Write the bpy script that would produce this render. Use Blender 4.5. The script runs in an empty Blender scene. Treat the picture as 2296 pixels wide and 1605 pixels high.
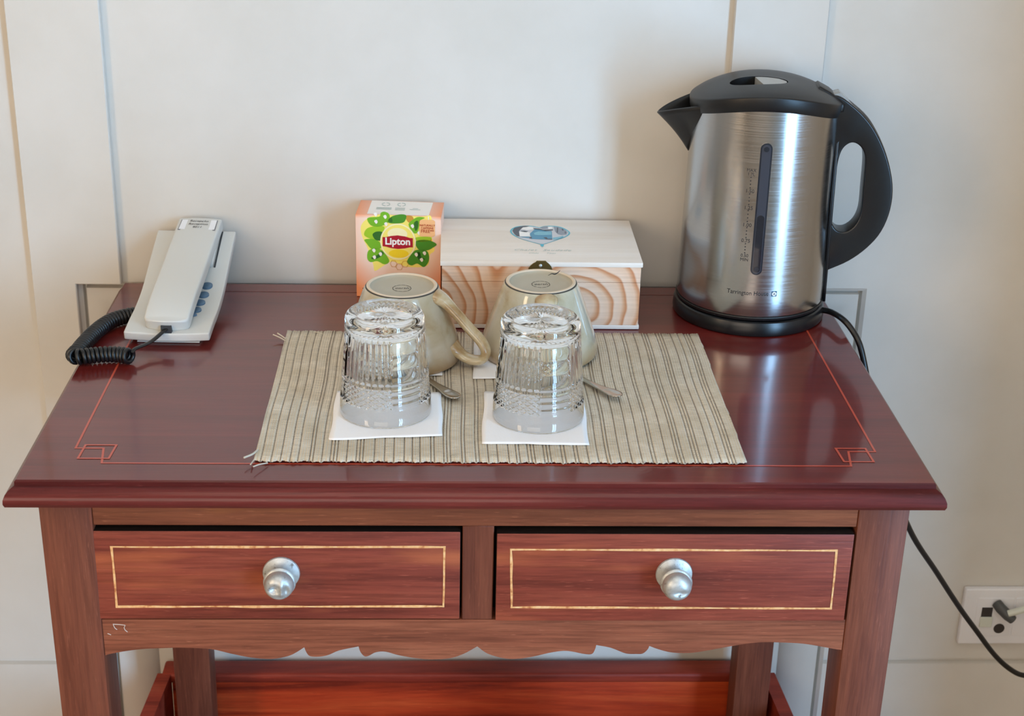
import bpy, bmesh, math, random
from mathutils import Vector, Matrix
import numpy as np

random.seed(7)
scene = bpy.context.scene
COL = scene.collection

# ------------------------------------------------------------------ camera
CAM_LOC = np.array([-0.0264, -1.1196, 1.3436])
YAW, PITCH, ROLL, FPX = 0.0440, 0.4012, 0.0242, 3501.03
CX, CY = 1148.0, 802.5
def _basis():
    cy, sy, cp, sp = math.cos(YAW), math.sin(YAW), math.cos(PITCH), math.sin(PITCH)
    f = np.array([sy*cp, cy*cp, -sp]); r = np.array([cy, -sy, 0.0]); u = np.cross(r, f)
    cr, sr = math.cos(ROLL), math.sin(ROLL)
    return f, cr*r + sr*u, -sr*r + cr*u
CF, CR, CU = _basis()
cam_d = bpy.data.cameras.new('camera')
cam = bpy.data.objects.new('camera', cam_d); COL.objects.link(cam)
M = Matrix.Identity(4)
for i in range(3):
    M[i][0], M[i][1], M[i][2], M[i][3] = CR[i], CU[i], -CF[i], CAM_LOC[i]
cam.matrix_world = M
cam_d.sensor_fit = 'HORIZONTAL'; cam_d.sensor_width = 36.0
cam_d.lens = FPX / 2296.0 * 36.0
cam_d.clip_start = 0.02
cam_d.dof.use_dof = True; cam_d.dof.focus_distance = 1.42; cam_d.dof.aperture_fstop = 13.0
scene.camera = cam

# ------------------------------------------------------------------ light
scene.view_settings.view_transform = 'Standard'
scene.view_settings.look = 'None'
scene.view_settings.gamma = 1.0
scene.view_settings.use_curve_mapping = False
scene.view_settings.exposure = 0.0
world = bpy.data.worlds.new('world'); scene.world = world; world.use_nodes = True
world.node_tree.nodes['Background'].inputs[0].default_value = (0.62, 0.74, 0.9, 1)
world.node_tree.nodes['Background'].inputs[1].default_value = 0.6
scene.cycles.max_bounces = 16
scene.cycles.transmission_bounces = 14
scene.cycles.diffuse_bounces = 5
scene.cycles.sample_clamp_indirect = 60.0
scene.cycles.glossy_bounces = 6

def area(name, loc, target, sx, sy, power, color):
    d = bpy.data.lights.new(name, 'AREA'); d.shape = 'RECTANGLE'; d.size = sx; d.size_y = sy
    d.energy = power; d.color = color
    o = bpy.data.objects.new(name, d); COL.objects.link(o)
    o.location = loc
    o.rotation_euler = (Vector(target) - Vector(loc)).to_track_quat('-Z', 'Y').to_euler()
    return o
# daylight outside the tall window in the far right of the front wall
area('daylight', (2.08, -2.46, 1.235), (2.08, 0.0, 1.235), 0.74, 2.36, 172.0, (0.345, 0.64, 1.0))
# warm wall lamp towards the left
area('warm_room_light', (-1.55, -1.25, 1.35), (0.1, 0.3, 0.9), 0.35, 1.2, 13.0, (1.0, 0.72, 0.46))
# added overhead fill that lifts the warm ambient light
area('overhead_fill', (0.0, -1.1, 2.44), (0.0, -1.1, 0.0), 1.2, 1.2, 8.0, (1.0, 0.84, 0.66))
# added warm fill behind the viewer, brightening front faces and lower wall
area('front_fill', (-0.55, -2.38, 0.95), (-0.55, 0.0, 0.55), 1.5, 1.6, 25.0, (1.0, 0.86, 0.72))

# ------------------------------------------------------------------ pixel helpers
def ray(x, y): return CF + CR*(x-CX)/FPX - CU*(y-CY)/FPX
def PZ(x, y, z=0.76):
    d = ray(x, y); return CAM_LOC + d*((z-CAM_LOC[2])/d[2])
def PY(x, y, yy):
    d = ray(x, y); return CAM_LOC + d*((yy-CAM_LOC[1])/d[1])

# ------------------------------------------------------------------ materials
def lin(c):
    c = c/255.0
    return c/12.92 if c <= 0.04045 else ((c+0.055)/1.055)**2.4
def S(r, g, b): return (lin(r), lin(g), lin(b), 1.0)
def mat(name, color, rough=0.5, metal=0.0, **kw):
    m = bpy.data.materials.new(name); m.use_nodes = True
    b = m.node_tree.nodes['Principled BSDF']
    b.inputs['Base Color'].default_value = color
    b.inputs['Roughness'].default_value = rough
    b.inputs['Metallic'].default_value = metal
    for k, v in kw.items(): b.inputs[k].default_value = v
    return m
def N(m, t, **kw):
    n = m.node_tree.nodes.new(t)
    for k, v in kw.items(): setattr(n, k, v)
    return n
def L(m, a, b): m.node_tree.links.new(a, b)
def bsdf(m): return m.node_tree.nodes['Principled BSDF']
def ramp(m, stops):
    r = N(m, 'ShaderNodeValToRGB')
    e = r.color_ramp.elements
    while len(e) < len(stops): e.new(0.5)
    for el, (p, c) in zip(e, stops): el.position = p; el.color = c
    return r
def coords(m, scale=(1,1,1), loc=(0,0,0), rot=(0,0,0), kind='Object'):
    t = N(m, 'ShaderNodeTexCoord'); mp = N(m, 'ShaderNodeMapping')
    mp.inputs['Scale'].default_value = scale; mp.inputs['Location'].default_value = loc
    mp.inputs['Rotation'].default_value = rot
    L(m, t.outputs[kind], mp.inputs[0]); return mp
def noise(m, vec, scale, detail=4, rough=0.55, dist=0.0):
    n = N(m, 'ShaderNodeTexNoise')
    n.inputs['Scale'].default_value = scale; n.inputs['Detail'].default_value = detail
    n.inputs['Roughness'].default_value = rough; n.inputs['Distortion'].default_value = dist
    L(m, vec.outputs[0], n.inputs['Vector']); return n
def bump(m, height, strength, dist=0.001):
    b = N(m, 'ShaderNodeBump'); b.inputs['Strength'].default_value = strength
    b.inputs['Distance'].default_value = dist
    L(m, height, b.inputs['Height']); L(m, b.outputs[0], bsdf(m).inputs['Normal']); return b
def mixc(m, fac, a, b, mode='MIX'):
    x = N(m, 'ShaderNodeMix', data_type='RGBA', blend_type=mode)
    if isinstance(fac, float): x.inputs[0].default_value = fac
    else: L(m, fac, x.inputs[0])
    for s, v in ((6, a), (7, b)):
        if isinstance(v, tuple): x.inputs[s].default_value = v
        else: L(m, v, x.inputs[s])
    return x.outputs[2]

def wood(name, dark, mid, light, axis='X', rough=0.4, fine=1.0, coat=0.0, seed=0.0, bstr=0.25, patch=None):
    m = mat(name, mid, rough)
    a = {'X': (2.2, 34, 34), 'Z': (34, 34, 2.2), 'Y': (34, 2.2, 34)}[axis]
    f = {'X': (18, 420, 420), 'Z': (420, 420, 18), 'Y': (420, 18, 420)}[axis]
    c1 = coords(m, a, (seed, seed*1.7, seed*0.6)); n1 = noise(m, c1, 1.0, 6, 0.62, 0.8)
    r1 = ramp(m, [(0.30, dark), (0.5, mid), (0.72, light)])
    L(m, n1.outputs[0], r1.inputs[0])
    c2 = coords(m, f, (seed*3, 1, 2)); n2 = noise(m, c2, 1.0, 3, 0.6)
    r2 = ramp(m, [(0.34, (0.70, 0.67, 0.65, 1)), (0.55, (1, 1, 1, 1)), (0.74, (1.16, 1.15, 1.12, 1))])
    L(m, n2.outputs[0], r2.inputs[0])
    col = mixc(m, fine, r1.outputs[0], r2.outputs[0], 'MULTIPLY')
    c5 = coords(m, {'X': (60, 900, 900), 'Z': (900, 900, 60), 'Y': (900, 60, 900)}[axis], (seed, 7, 1)); n5 = noise(m, c5, 1.0, 2, 0.6)
    r5 = ramp(m, [(0.64, (0,0,0,1)), (0.74, (0.35*fine, 0.35*fine, 0.35*fine, 1))]); L(m, n5.outputs[0], r5.inputs[0])
    col = mixc(m, r5.outputs[0], col, tuple(min(1.0, x*1.9+0.03) for x in light[:3])+(1.0,))
    if patch is not None:
        c3 = coords(m, {'X': (5, 26, 26), 'Z': (26, 26, 5), 'Y': (26, 5, 26)}[axis], (seed*5, 3, 4))
        n3 = noise(m, c3, 1.0, 3, 0.5); r3 = ramp(m, [(0.60, (0,0,0,1)), (0.78, (0.75,0.75,0.75,1))])
        L(m, n3.outputs[0], r3.inputs[0])
        col = mixc(m, r3.outputs[0], col, patch)
    L(m, col, bsdf(m).inputs['Base Color'])
    bump(m, n2.outputs[0], bstr, 0.0006)
    bsdf(m).inputs['Coat Weight'].default_value = coat; bsdf(m).inputs['Specular IOR Level'].default_value = 0.32
    bsdf(m).inputs['Coat Roughness'].default_value = 0.15
    return m

MT = {}
# painted wall
m = mat('wall_paint', S(212, 208, 200), 0.55)
c = coords(m, (1,1,1)); n = noise(m, c, 9, 5); r = ramp(m, [(0.3, S(207,203,195)), (0.7, S(215,211,204))])
L(m, n.outputs[0], r.inputs[0]); L(m, r.outputs[0], bsdf(m).inputs['Base Color'])
n2 = noise(m, c, 160, 3); bump(m, n2.outputs[0], 0.08, 0.001)
MT['wall'] = m
MT['wall_tan'] = mat('tan_wall_paint', S(190, 182, 170), 0.7)
MT['ceiling'] = mat('ceiling_paint', S(232, 230, 224), 0.7)
MT['floor'] = wood('floor_wood', S(150,128,104), S(178,156,130), S(196,176,150), 'Y', 0.4)
MT['window'] = mat('window_paint', S(235,234,230), 0.4)

# lacquered table top
m = wood('table_lacquer', S(88,24,22), S(102,30,27), S(118,39,33), 'X', 0.30, 0.3, 0.0, 3.0, 0.04)
b = bsdf(m); b.inputs['Coat Weight'].default_value = 1.0; b.inputs['Coat Roughness'].default_value = 0.09
b.inputs['Coat IOR'].default_value = 1.38; b.inputs['Specular IOR Level'].default_value = 0.25
cc = coords(m, (1,1,1)); nn = noise(m, cc, 240, 2); bb = N(m, 'ShaderNodeBump')
bb.inputs['Strength'].default_value = 0.05; bb.inputs['Distance'].default_value = 0.0005
L(m, nn.outputs[0], bb.inputs['Height']); L(m, bb.outputs[0], b.inputs['Coat Normal'])
MT['top'] = m
m = wood('table_edge_lacquer', S(64,18,19), S(86,29,28), S(110,44,38), 'X', 0.34, 0.6, 0.0, 5.0, 0.25)
bsdf(m).inputs['Coat Weight'].default_value = 0.35; bsdf(m).inputs['Coat Roughness'].default_value = 0.12; bsdf(m).inputs['Specular IOR Level'].default_value = 0.15
MT['edge'] = m
MT['rail'] = wood('rail_wood', S(104,55,37), S(128,71,47), S(150,88,57), 'X', 0.45, 0.8, 0.0, 1.0, 0.3, patch=S(180,110,56))
MT['apron'] = wood('apron_wood', S(106,56,40), S(138,78,56), S(158,96,70), 'X', 0.45, 1.0, 0.1, 8.0, 0.3)
MT['leg'] = wood('leg_wood', S(92,47,34), S(112,60,43), S(130,74,53), 'Z', 0.5, 0.7, 0.0, 2.0, 0.3, patch=S(158,80,50))
MT['drawer'] = wood('drawer_wood', S(104,44,34), S(132,60,46), S(156,80,60), 'X', 0.45, 0.9, 0.05, 4.0, 0.3, patch=S(186,102,64))
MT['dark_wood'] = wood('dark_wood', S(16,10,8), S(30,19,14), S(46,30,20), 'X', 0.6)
MT['inlay_dark'] = mat('faded_red_line', S(126, 42, 34), 0.35, **{'Coat Weight': 0.5})
MT['scratch'] = mat('pale_scratch', S(206, 190, 178), 0.6)
MT['inlay_red'] = mat('painted_red_line', S(190, 74, 50), 0.35, **{'Coat Weight': 0.5})
m = mat('pale_inlay', S(228, 178, 120), 0.45)
c = coords(m, (60, 60, 60)); n = noise(m, c, 3.0, 5); r = ramp(m, [(0.3, S(186,112,66)), (0.46, S(226,168,110)), (0.7, S(240,198,144))])
L(m, n.outputs[0], r.inputs[0]); L(m, r.outputs[0], bsdf(m).inputs['Base Color'])
MT['inlay_pale'] = m
MT['bench'] = wood('bench_wood', S(120,34,18), S(186,62,30), S(212,88,44), 'X', 0.38, 0.5, 0.3, 11.0, 0.15)
MT['bench_rim'] = wood('bench_rim_wood', S(112,34,22), S(152,54,36), S(172,74,50), 'X', 0.5, 0.5, 0.0, 12.0, 0.15)
m = mat('knob_metal', S(190, 194, 194), 0.42, 0.6)
c = coords(m, (1,1,1)); n = noise(m, c, 190, 5, 0.7); r = ramp(m, [(0.30, S(120,112,104)), (0.40, S(186,190,190)), (0.7, S(206,210,210))])
L(m, n.outputs[0], r.inputs[0]); L(m, r.outputs[0], bsdf(m).inputs['Base Color'])
n = noise(m, c, 120, 3); bump(m, n.outputs[0], 0.25, 0.001)
MT['knob'] = m

# kettle
m = mat('brushed_steel', S(182, 182, 182), 0.22, 1.0)
c = coords(m, (4, 4, 900)); n = noise(m, c, 1.0, 2); r = ramp(m, [(0.3, (0.19,0.19,0.19,1)), (0.7, (0.27,0.27,0.27,1))])
L(m, n.outputs[0], r.inputs[0]); L(m, r.outputs[0], bsdf(m).inputs['Roughness'])
MT['steel'] = m
MT['spoon'] = mat('spoon_steel', S(190, 184, 176), 0.16, 1.0)
m = mat('black_plastic', S(15, 16, 18), 0.40)
c = coords(m, (1,1,1)); n = noise(m, c, 900, 2); bump(m, n.outputs[0], 0.10, 0.0003)
MT['black'] = m
MT['black_smooth'] = mat('black_gloss_plastic', S(20, 21, 23), 0.28)
MT['black_deep'] = mat('black_recess', S(12, 12, 13), 0.6)
MT['grey_plastic'] = mat('grey_plastic', S(170, 172, 170), 0.35)
MT['clear_plastic'] = mat('clear_plastic', S(205, 207, 206), 0.15, **{'Transmission Weight': 0.45, 'IOR': 1.45})
MT['gauge'] = mat('gauge_plastic', S(58, 62, 72), 0.12, **{'Coat Weight': 0.5})
MT['gauge_rim'] = mat('gauge_rim_plastic', S(38, 42, 50), 0.15)
MT['gauge_water'] = mat('gauge_water', S(30, 34, 42), 0.08, **{'Coat Weight': 0.5})
MT['ink'] = mat('dark_ink', S(34, 34, 38), 0.5)
MT['ink_blue'] = mat('blue_ink', S(22, 70, 100), 0.4)
MT['white_ink'] = mat('white_ink', S(238, 240, 242), 0.4)

# phone
MT['phone'] = mat('phone_plastic', S(208, 209, 205), 0.38)
MT['phone_key'] = mat('phone_key_plastic', S(82, 112, 138), 0.4)
MT['phone_dark'] = mat('phone_dark_gap', S(50, 56, 62), 0.5)
MT['paper'] = mat('label_paper', S(236, 238, 242), 0.6)
MT['grey_line'] = mat('grey_print', S(120, 122, 128), 0.6)

# ceramics
m = mat('mug_glaze', S(205, 196, 172), 0.12, **{'Coat Weight': 0.7, 'Coat Roughness': 0.04})
c = coords(m, (1,1,1)); n = noise(m, c, 26, 4, 0.55, 0.6)
r = ramp(m, [(0.30, S(166,146,112)), (0.46, S(188,177,150)), (0.66, S(203,197,179))])
L(m, n.outputs[0], r.inputs[0])
geo = N(m, 'ShaderNodeNewGeometry'); rp = ramp(m, [(0.47, (0,0,0,1)), (0.56, (0.8,0.8,0.8,1))])
L(m, geo.outputs['Pointiness'], rp.inputs[0])
sep = N(m, 'ShaderNodeSeparateXYZ'); L(m, c.outputs[0], sep.inputs[0])
rz = ramp(m, [(0.0, (0.85,0.85,0.85,1)), (0.010, (0.45,0.45,0.45,1)), (0.022, (0,0,0,1))])
L(m, sep.outputs['Z'], rz.inputs[0])
col = mixc(m, rz.outputs[0], r.outputs[0], S(158,126,86))
L(m, col, bsdf(m).inputs['Base Color'])
MT['glaze'] = m
MT['handle_glaze'] = mat('handle_glaze', S(192, 172, 134), 0.12, **{'Coat Weight': 0.7, 'Coat Roughness': 0.04})
hm = MT['handle_glaze']; c = coords(hm, (1,1,1)); n = noise(hm, c, 45, 4, 0.6, 0.6)
r = ramp(hm, [(0.32, S(160,126,82)), (0.52, S(190,168,128)), (0.7, S(208,196,168))])
L(hm, n.outputs[0], r.inputs[0]); L(hm, r.outputs[0], bsdf(hm).inputs['Base Color'])
MT['foot_glaze'] = mat('foot_glaze', S(180, 171, 150), 0.4)
MT['bisque'] = mat('bare_clay', S(222, 204, 180), 0.7)
MT['stamp'] = mat('stamp_ink', S(70, 66, 60), 0.6)

# glass
MT['glass'] = mat('clear_glass', (0.992, 1.0, 0.999, 1), 0.0, **{'Transmission Weight': 1.0, 'IOR': 1.44})

# paper and mat
m = mat('napkin_paper', S(249, 249, 251), 0.85)
c = coords(m, (1,1,1)); n = noise(m, c, 700, 3); bump(m, n.outputs[0], 0.25, 0.0006)
MT['napkin'] = m
m = mat('woven_grass', S(190, 174, 142), 0.62)
at = N(m, 'ShaderNodeAttribute', attribute_name='gap')
c = coords(m, (1,1,1)); n1 = noise(m, c, 30, 4)
r1 = ramp(m, [(0.35, S(198,187,166)), (0.65, S(214,205,188))]); L(m, n1.outputs[0], r1.inputs[0])
c2 = coords(m, (90, 1500, 1)); n2 = noise(m, c2, 1.0, 2)
r2 = ramp(m, [(0.32, (0.68,0.66,0.62,1)), (0.48, (1,1,1,1)), (0.66, (1.2,1.19,1.16,1))]); L(m, n2.outputs[0], r2.inputs[0])
col = mixc(m, 0.85, r1.outputs[0], r2.outputs[0], 'MULTIPLY')
c3 = coords(m, (300, 700, 1)); n3 = noise(m, c3, 1.0, 2)
r3 = ramp(m, [(0.40, S(100,90,84)), (0.62, S(170,158,142))]); L(m, n3.outputs[0], r3.inputs[0])
col = mixc(m, at.outputs['Fac'], col, r3.outputs[0])
L(m, col, bsdf(m).inputs['Base Color']); bump(m, n2.outputs[0], 0.5, 0.0006)
MT['mat'] = m
MT['strand'] = mat('dry_grass', S(206, 198, 182), 0.6)

# tea carton print
m = mat('tea_carton_print', S(244, 226, 208), 0.38)
c = coords(m, (1,1,1)); sep = N(m, 'ShaderNodeSeparateXYZ'); L(m, c.outputs[0], sep.inputs[0])
rz = ramp(m, [(0.0, (0.85,0.85,0.85,1)), (0.020, (0.5,0.5,0.5,1)), (0.042, (0.14,0.14,0.14,1)), (0.07, (0.04,0.04,0.04,1)), (0.089, (0.10,0.10,0.10,1)), (0.0895, (0.6,0.6,0.6,1))])
L(m, sep.outputs['Z'], rz.inputs[0])
ab = N(m, 'ShaderNodeMath', operation='ABSOLUTE'); L(m, sep.outputs['X'], ab.inputs[0])
mr = N(m, 'ShaderNodeMapRange'); mr.inputs['From Min'].default_value = 0.026; mr.inputs['From Max'].default_value = 0.044
mr.inputs['To Min'].default_value = 0.0; mr.inputs['To Max'].default_value = 0.38; L(m, ab.outputs[0], mr.inputs['Value'])
ad = N(m, 'ShaderNodeMath', operation='ADD', use_clamp=True); L(m, rz.outputs[0], ad.inputs[0]); L(m, mr.outputs[0], ad.inputs[1])
col = mixc(m, ad.outputs[0], S(250,242,232), S(240,148,94))
L(m, col, bsdf(m).inputs['Base Color'])
MT['carton'] = m
for k, v in dict(print_white=(246,242,236), print_peach=(246,190,132), yellow_pale=(252,236,120), yellow=(248,218,40), yellow_light=(253,246,196), green_a=(118,184,40), green_b=(72,146,40), green_c=(160,204,44), green_d=(44,108,36), crimson=(176,14,44), brown_red=(178,72,40), honey=(206,152,60), teal_print=(150,178,172), white_print=(250,250,248), print_dark=(70,46,34), cyan=(70,184,206), heart_fill=(206,208,214), heart_dark=(62,70,84), heart_blue=(70,146,182), heart_mid=(120,186,206), heart_grey=(140,150,164), script_ink=(190,206,200)).items():
    MT[k] = mat('print_' + k if not k.startswith('print') else k, S(*v), 0.4)

# pine front with big growth rings
m = mat('pine_face', S(226, 190, 158), 0.5)
c = coords(m, (1,1,1)); n0 = noise(m, c, 14, 2, 0.5)
sepc = N(m, 'ShaderNodeSeparateXYZ'); L(m, c.outputs[0], sepc.inputs[0])
def ring_field(cx, cz, sx, sz):
    mp = N(m, 'ShaderNodeMapping'); mp.inputs['Location'].default_value = (-cx*sx, 0, -cz*sz); mp.inputs['Scale'].default_value = (sx, 0, sz)
    L(m, c.outputs[0], mp.inputs[0])
    ln = N(m, 'ShaderNodeVectorMath', operation='LENGTH'); L(m, mp.outputs[0], ln.inputs[0]); return ln.outputs['Value']
d1 = ring_field(-0.112, 0.024, 1.0, 0.85); d2 = ring_field(0.036, 0.026, 0.85, 1.05)
mn = N(m, 'ShaderNodeMath', operation='SMOOTH_MIN'); mn.inputs[2].default_value = 0.02
L(m, d1, mn.inputs[0]); L(m, d2, mn.inputs[1])
ma = N(m, 'ShaderNodeMath', operation='MULTIPLY_ADD'); ma.inputs[1].default_value = 0.030
L(m, n0.outputs[0], ma.inputs[0]); L(m, mn.outputs[0], ma.inputs[2])
sn = N(m, 'ShaderNodeMath', operation='MULTIPLY'); sn.inputs[1].default_value = 78.0; L(m, ma.outputs[0], sn.inputs[0])
fr = N(m, 'ShaderNodeMath', operation='FRACT'); L(m, sn.outputs[0], fr.inputs[0])
rr = ramp(m, [(0.0, S(236,208,186)), (0.5, S(232,198,170)), (0.74, S(212,156,116)), (0.86, S(202,136,92)), (0.97, S(234,204,178))])
L(m, fr.outputs[0], rr.inputs[0])
n4 = noise(m, coords(m, (14, 1, 420)), 1.0, 3); r4 = ramp(m, [(0.35, (0.9,0.88,0.86,1)), (0.65, (1.06,1.06,1.06,1))]); L(m, n4.outputs[0], r4.inputs[0])
L(m, mixc(m, 0.8, rr.outputs[0], r4.outputs[0], 'MULTIPLY'), bsdf(m).inputs['Base Color'])
MT['pine'] = m
m = wood('whitewashed_wood', S(232,222,210), S(238,230,221), S(241,235,228), 'X', 0.5, 0.08, 0.0, 6.0, 0.03)
MT['whitewood'] = m
MT['brass'] = mat('aged_brass', S(122, 106, 66), 0.35, 0.9)

MT['outlet'] = mat('outlet_plastic', S(232, 232, 236), 0.35)
MT['outlet_hole'] = mat('outlet_hole', S(52, 46, 44), 0.6)
MT['plug_dark'] = mat('plug_grey', S(74, 76, 76), 0.45)
MT['cord_white'] = mat('cord_white', S(214, 218, 206), 0.35)
MT['cord_black'] = mat('cord_black', S(18, 20, 23), 0.32)

# ------------------------------------------------------------------ mesh helpers
def mk(name, verts, faces, material, parent=None, smooth=False, sharp=None):
    me = bpy.data.meshes.new(name)
    me.from_pydata([tuple(map(float, v)) for v in verts], [], faces)
    bm = bmesh.new(); bm.from_mesh(me)
    bmesh.ops.recalc_face_normals(bm, faces=bm.faces); bm.to_mesh(me); bm.free()
    return link(name, me, material, parent, smooth, sharp)
def link(name, me, material, parent=None, smooth=False, sharp=None):
    if material is not None: me.materials.append(material)
    if smooth:
        me.polygons.foreach_set('use_smooth', [True]*len(me.polygons))
        if sharp is not None: me.set_sharp_from_angle(angle=math.radians(sharp))
    o = bpy.data.objects.new(name, me); COL.objects.link(o)
    if parent is not None: o.parent = parent
    return o
def from_bm(name, bm, material, parent=None, smooth=False, sharp=None):
    bmesh.ops.recalc_face_normals(bm, faces=bm.faces)
    me = bpy.data.meshes.new(name); bm.to_mesh(me); bm.free()
    return link(name, me, material, parent, smooth, sharp)
def tag(o, label=None, cat=None, group=None, kind=None):
    if label: o['label'] = label
    if cat: o['category'] = cat
    if group: o['group'] = group
    if kind: o['kind'] = kind
    return o
def thing(name, label, cat, loc=(0,0,0), rotz=0.0, group=None):
    o = bpy.data.objects.new(name, None); COL.objects.link(o)
    o.empty_display_size = 0.02; o.location = loc; o.rotation_euler = (0, 0, rotz)
    return tag(o, label, cat, group)
def structure(o): o['kind'] = 'structure'; return o
def box_bm(lo, hi, bev=0.0, seg=2, bm=None):
    b = bmesh.new()
    x0,y0,z0 = lo; x1,y1,z1 = hi
    v = [b.verts.new(p) for p in ((x0,y0,z0),(x1,y0,z0),(x1,y1,z0),(x0,y1,z0),(x0,y0,z1),(x1,y0,z1),(x1,y1,z1),(x0,y1,z1))]
    for f in ((0,3,2,1),(4,5,6,7),(0,1,5,4),(1,2,6,5),(2,3,7,6),(3,0,4,7)): b.faces.new([v[i] for i in f])
    if bev > 0: bmesh.ops.bevel(b, geom=list(b.edges), offset=bev, segments=seg, profile=0.6, affect='EDGES')
    return b
def box(name, lo, hi, material, parent=None, bev=0.0, seg=2):
    return from_bm(name, box_bm(lo, hi, bev, seg), material, parent, bev > 0, 40)
def lathe_data(profile, n=64, a0=0.0, a1=2*math.pi, close=True):
    V, F = [], []
    full = abs(a1-a0-2*math.pi) < 1e-6
    cols = n if full else n+1
    for i in range(cols):
        a = a0 + (a1-a0)*i/n
        for r, z in profile: V.append((r*math.cos(a), r*math.sin(a), z))
    k = len(profile)
    for i in range(n):
        j = (i+1) % cols
        for t in range(k-1): F.append((i*k+t, j*k+t, j*k+t+1, i*k+t+1))
    return V, F
def lathe(name, profile, material, parent=None, n=64, sharp=35, off=(0,0,0), axis='Z'):
    V, F = lathe_data(profile, n)
    if axis == '-Y': V = [(x, -z, y) for x, y, z in V]
    V = [(x+off[0], y+off[1], z+off[2]) for x, y, z in V]
    bm = bmesh.new(); vs = [bm.verts.new(v) for v in V]
    for f in F: bm.faces.new([vs[i] for i in f])
    bmesh.ops.remove_doubles(bm, verts=bm.verts, dist=1e-6)
    return from_bm(name, bm, material, parent, True, sharp)
def spline(pts, n):
    """Catmull-Rom through pts, n points per span."""
    P = [np.array(p, float) for p in pts]; P = [2*P[0]-P[1]] + P + [2*P[-1]-P[-2]]
    out = []
    for i in range(1, len(P)-2):
        for k in range(n):
            t = k/n; a,b,c,d = P[i-1],P[i],P[i+1],P[i+2]
            out.append(0.5*((2*b)+(c-a)*t+(2*a-5*b+4*c-d)*t*t+(3*b-a-3*c+d)*t**3))
    out.append(P[-2]); return out
def frames(path):
    path = [np.array(p, float) for p in path]; n = len(path)
    T = []
    for i in range(n):
        d = path[min(i+1,n-1)]-path[max(i-1,0)]; T.append(d/np.linalg.norm(d))
    up = np.array([0,0,1.0]) if abs(T[0][2]) < 0.9 else np.array([1.0,0,0])
    u = np.cross(T[0], up); u /= np.linalg.norm(u); out = []
    for i in range(n):
        u = u - T[i]*(u@T[i]); u /= np.linalg.norm(u); out.append((T[i], u, np.cross(T[i], u)))
    return out
def tube_data(path, rad, n=10, ru=None, rv=None):
    V, F = [], []; fr = frames(path)
    for i, p in enumerate(path):
        r = rad[i] if hasattr(rad, '__len__') else rad
        a_ = (ru[i] if hasattr(ru,'__len__') else ru) if ru is not None else r
        b_ = (rv[i] if hasattr(rv,'__len__') else rv) if rv is not None else r
        _, u, v = fr[i]
        for k in range(n):
            t = 2*math.pi*k/n; V.append(tuple(np.array(p)+u*math.cos(t)*a_+v*math.sin(t)*b_))
    m_ = len(path)
    for i in range(m_-1):
        for k in range(n):
            F.append((i*n+k, i*n+(k+1)%n, (i+1)*n+(k+1)%n, (i+1)*n+k))
    F.append(tuple(range(n))); F.append(tuple(range((m_-1)*n, m_*n)))
    return V, F
def tube(name, path, rad, material, parent=None, n=10, **kw):
    V, F = tube_data(path, rad, n, **kw); return mk(name, V, F, material, parent, True, 60)
def prism_bm(outline, holes, t0, t1, axes='XZ', bev=0.0, seg=3):
    """outline/holes: 2D points; extruded from t0 to t1 along the third axis."""
    def put(a, b, t):
        return {'XZ': (a, t, b), 'XY': (a, b, t), 'YZ': (t, a, b)}[axes]
    bm = bmesh.new(); edges = []
    for loop in [outline] + list(holes):
        vs = [bm.verts.new(put(p[0], p[1], t0)) for p in loop]
        for i in range(len(vs)): edges.append(bm.edges.new((vs[i], vs[(i+1) % len(vs)])))
    bmesh.ops.triangle_fill(bm, use_beauty=True, use_dissolve=False, edges=edges)
    if holes:   # drop triangles that fell into a hole
        bad = []
        for f in bm.faces:
            cpt = f.calc_center_median()
            q = {'XZ': (cpt.x, cpt.z), 'XY': (cpt.x, cpt.y), 'YZ': (cpt.y, cpt.z)}[axes]
            if any(inside(q, h) for h in holes): bad.append(f)
        bmesh.ops.delete(bm, geom=bad, context='FACES_ONLY')
    bmesh.ops.dissolve_limit(bm, angle_limit=0.01, verts=[], edges=[e for e in bm.edges if len(e.link_faces) == 2]) if False else None
    ret = bmesh.ops.extrude_face_region(bm, geom=list(bm.faces))
    d = Vector(put(0, 0, t1)) - Vector(put(0, 0, t0))
    bmesh.ops.translate(bm, vec=d, verts=[v for v in ret['geom'] if isinstance(v, bmesh.types.BMVert)])
    bmesh.ops.recalc_face_normals(bm, faces=bm.faces)
    if bev > 0:
        ed = []
        for e in bm.edges:
            if len(e.link_faces) == 2:
                n1, n2 = e.link_faces[0].normal, e.link_faces[1].normal
                ax = {'XZ': 1, 'XY': 2, 'YZ': 0}[axes]
                if (abs(n1[ax]) > 0.9) != (abs(n2[ax]) > 0.9): ed.append(e)
        bmesh.ops.bevel(bm, geom=ed, offset=bev, segments=seg, profile=0.5, affect='EDGES', clamp_overlap=True)
    return bm
def inside(q, poly):
    x, y = q; c = False; n = len(poly); j = n-1
    for i in range(n):
        xi, yi = poly[i][0], poly[i][1]; xj, yj = poly[j][0], poly[j][1]
        if (yi > y) != (yj > y) and x < (xj-xi)*(y-yi)/(yj-yi)+xi: c = not c
        j = i
    return c
def smooth_loop(pts, n=6):
    P = [np.array(p, float) for p in pts]; k = len(P); out = []
    for i in range(k):
        a,b,c,d = P[i-1],P[i],P[(i+1)%k],P[(i+2)%k]
        for s in range(n):
            t = s/n; out.append(0.5*((2*b)+(c-a)*t+(2*a-5*b+4*c-d)*t*t+(3*b-a-3*c+d)*t**3))
    return out
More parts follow.
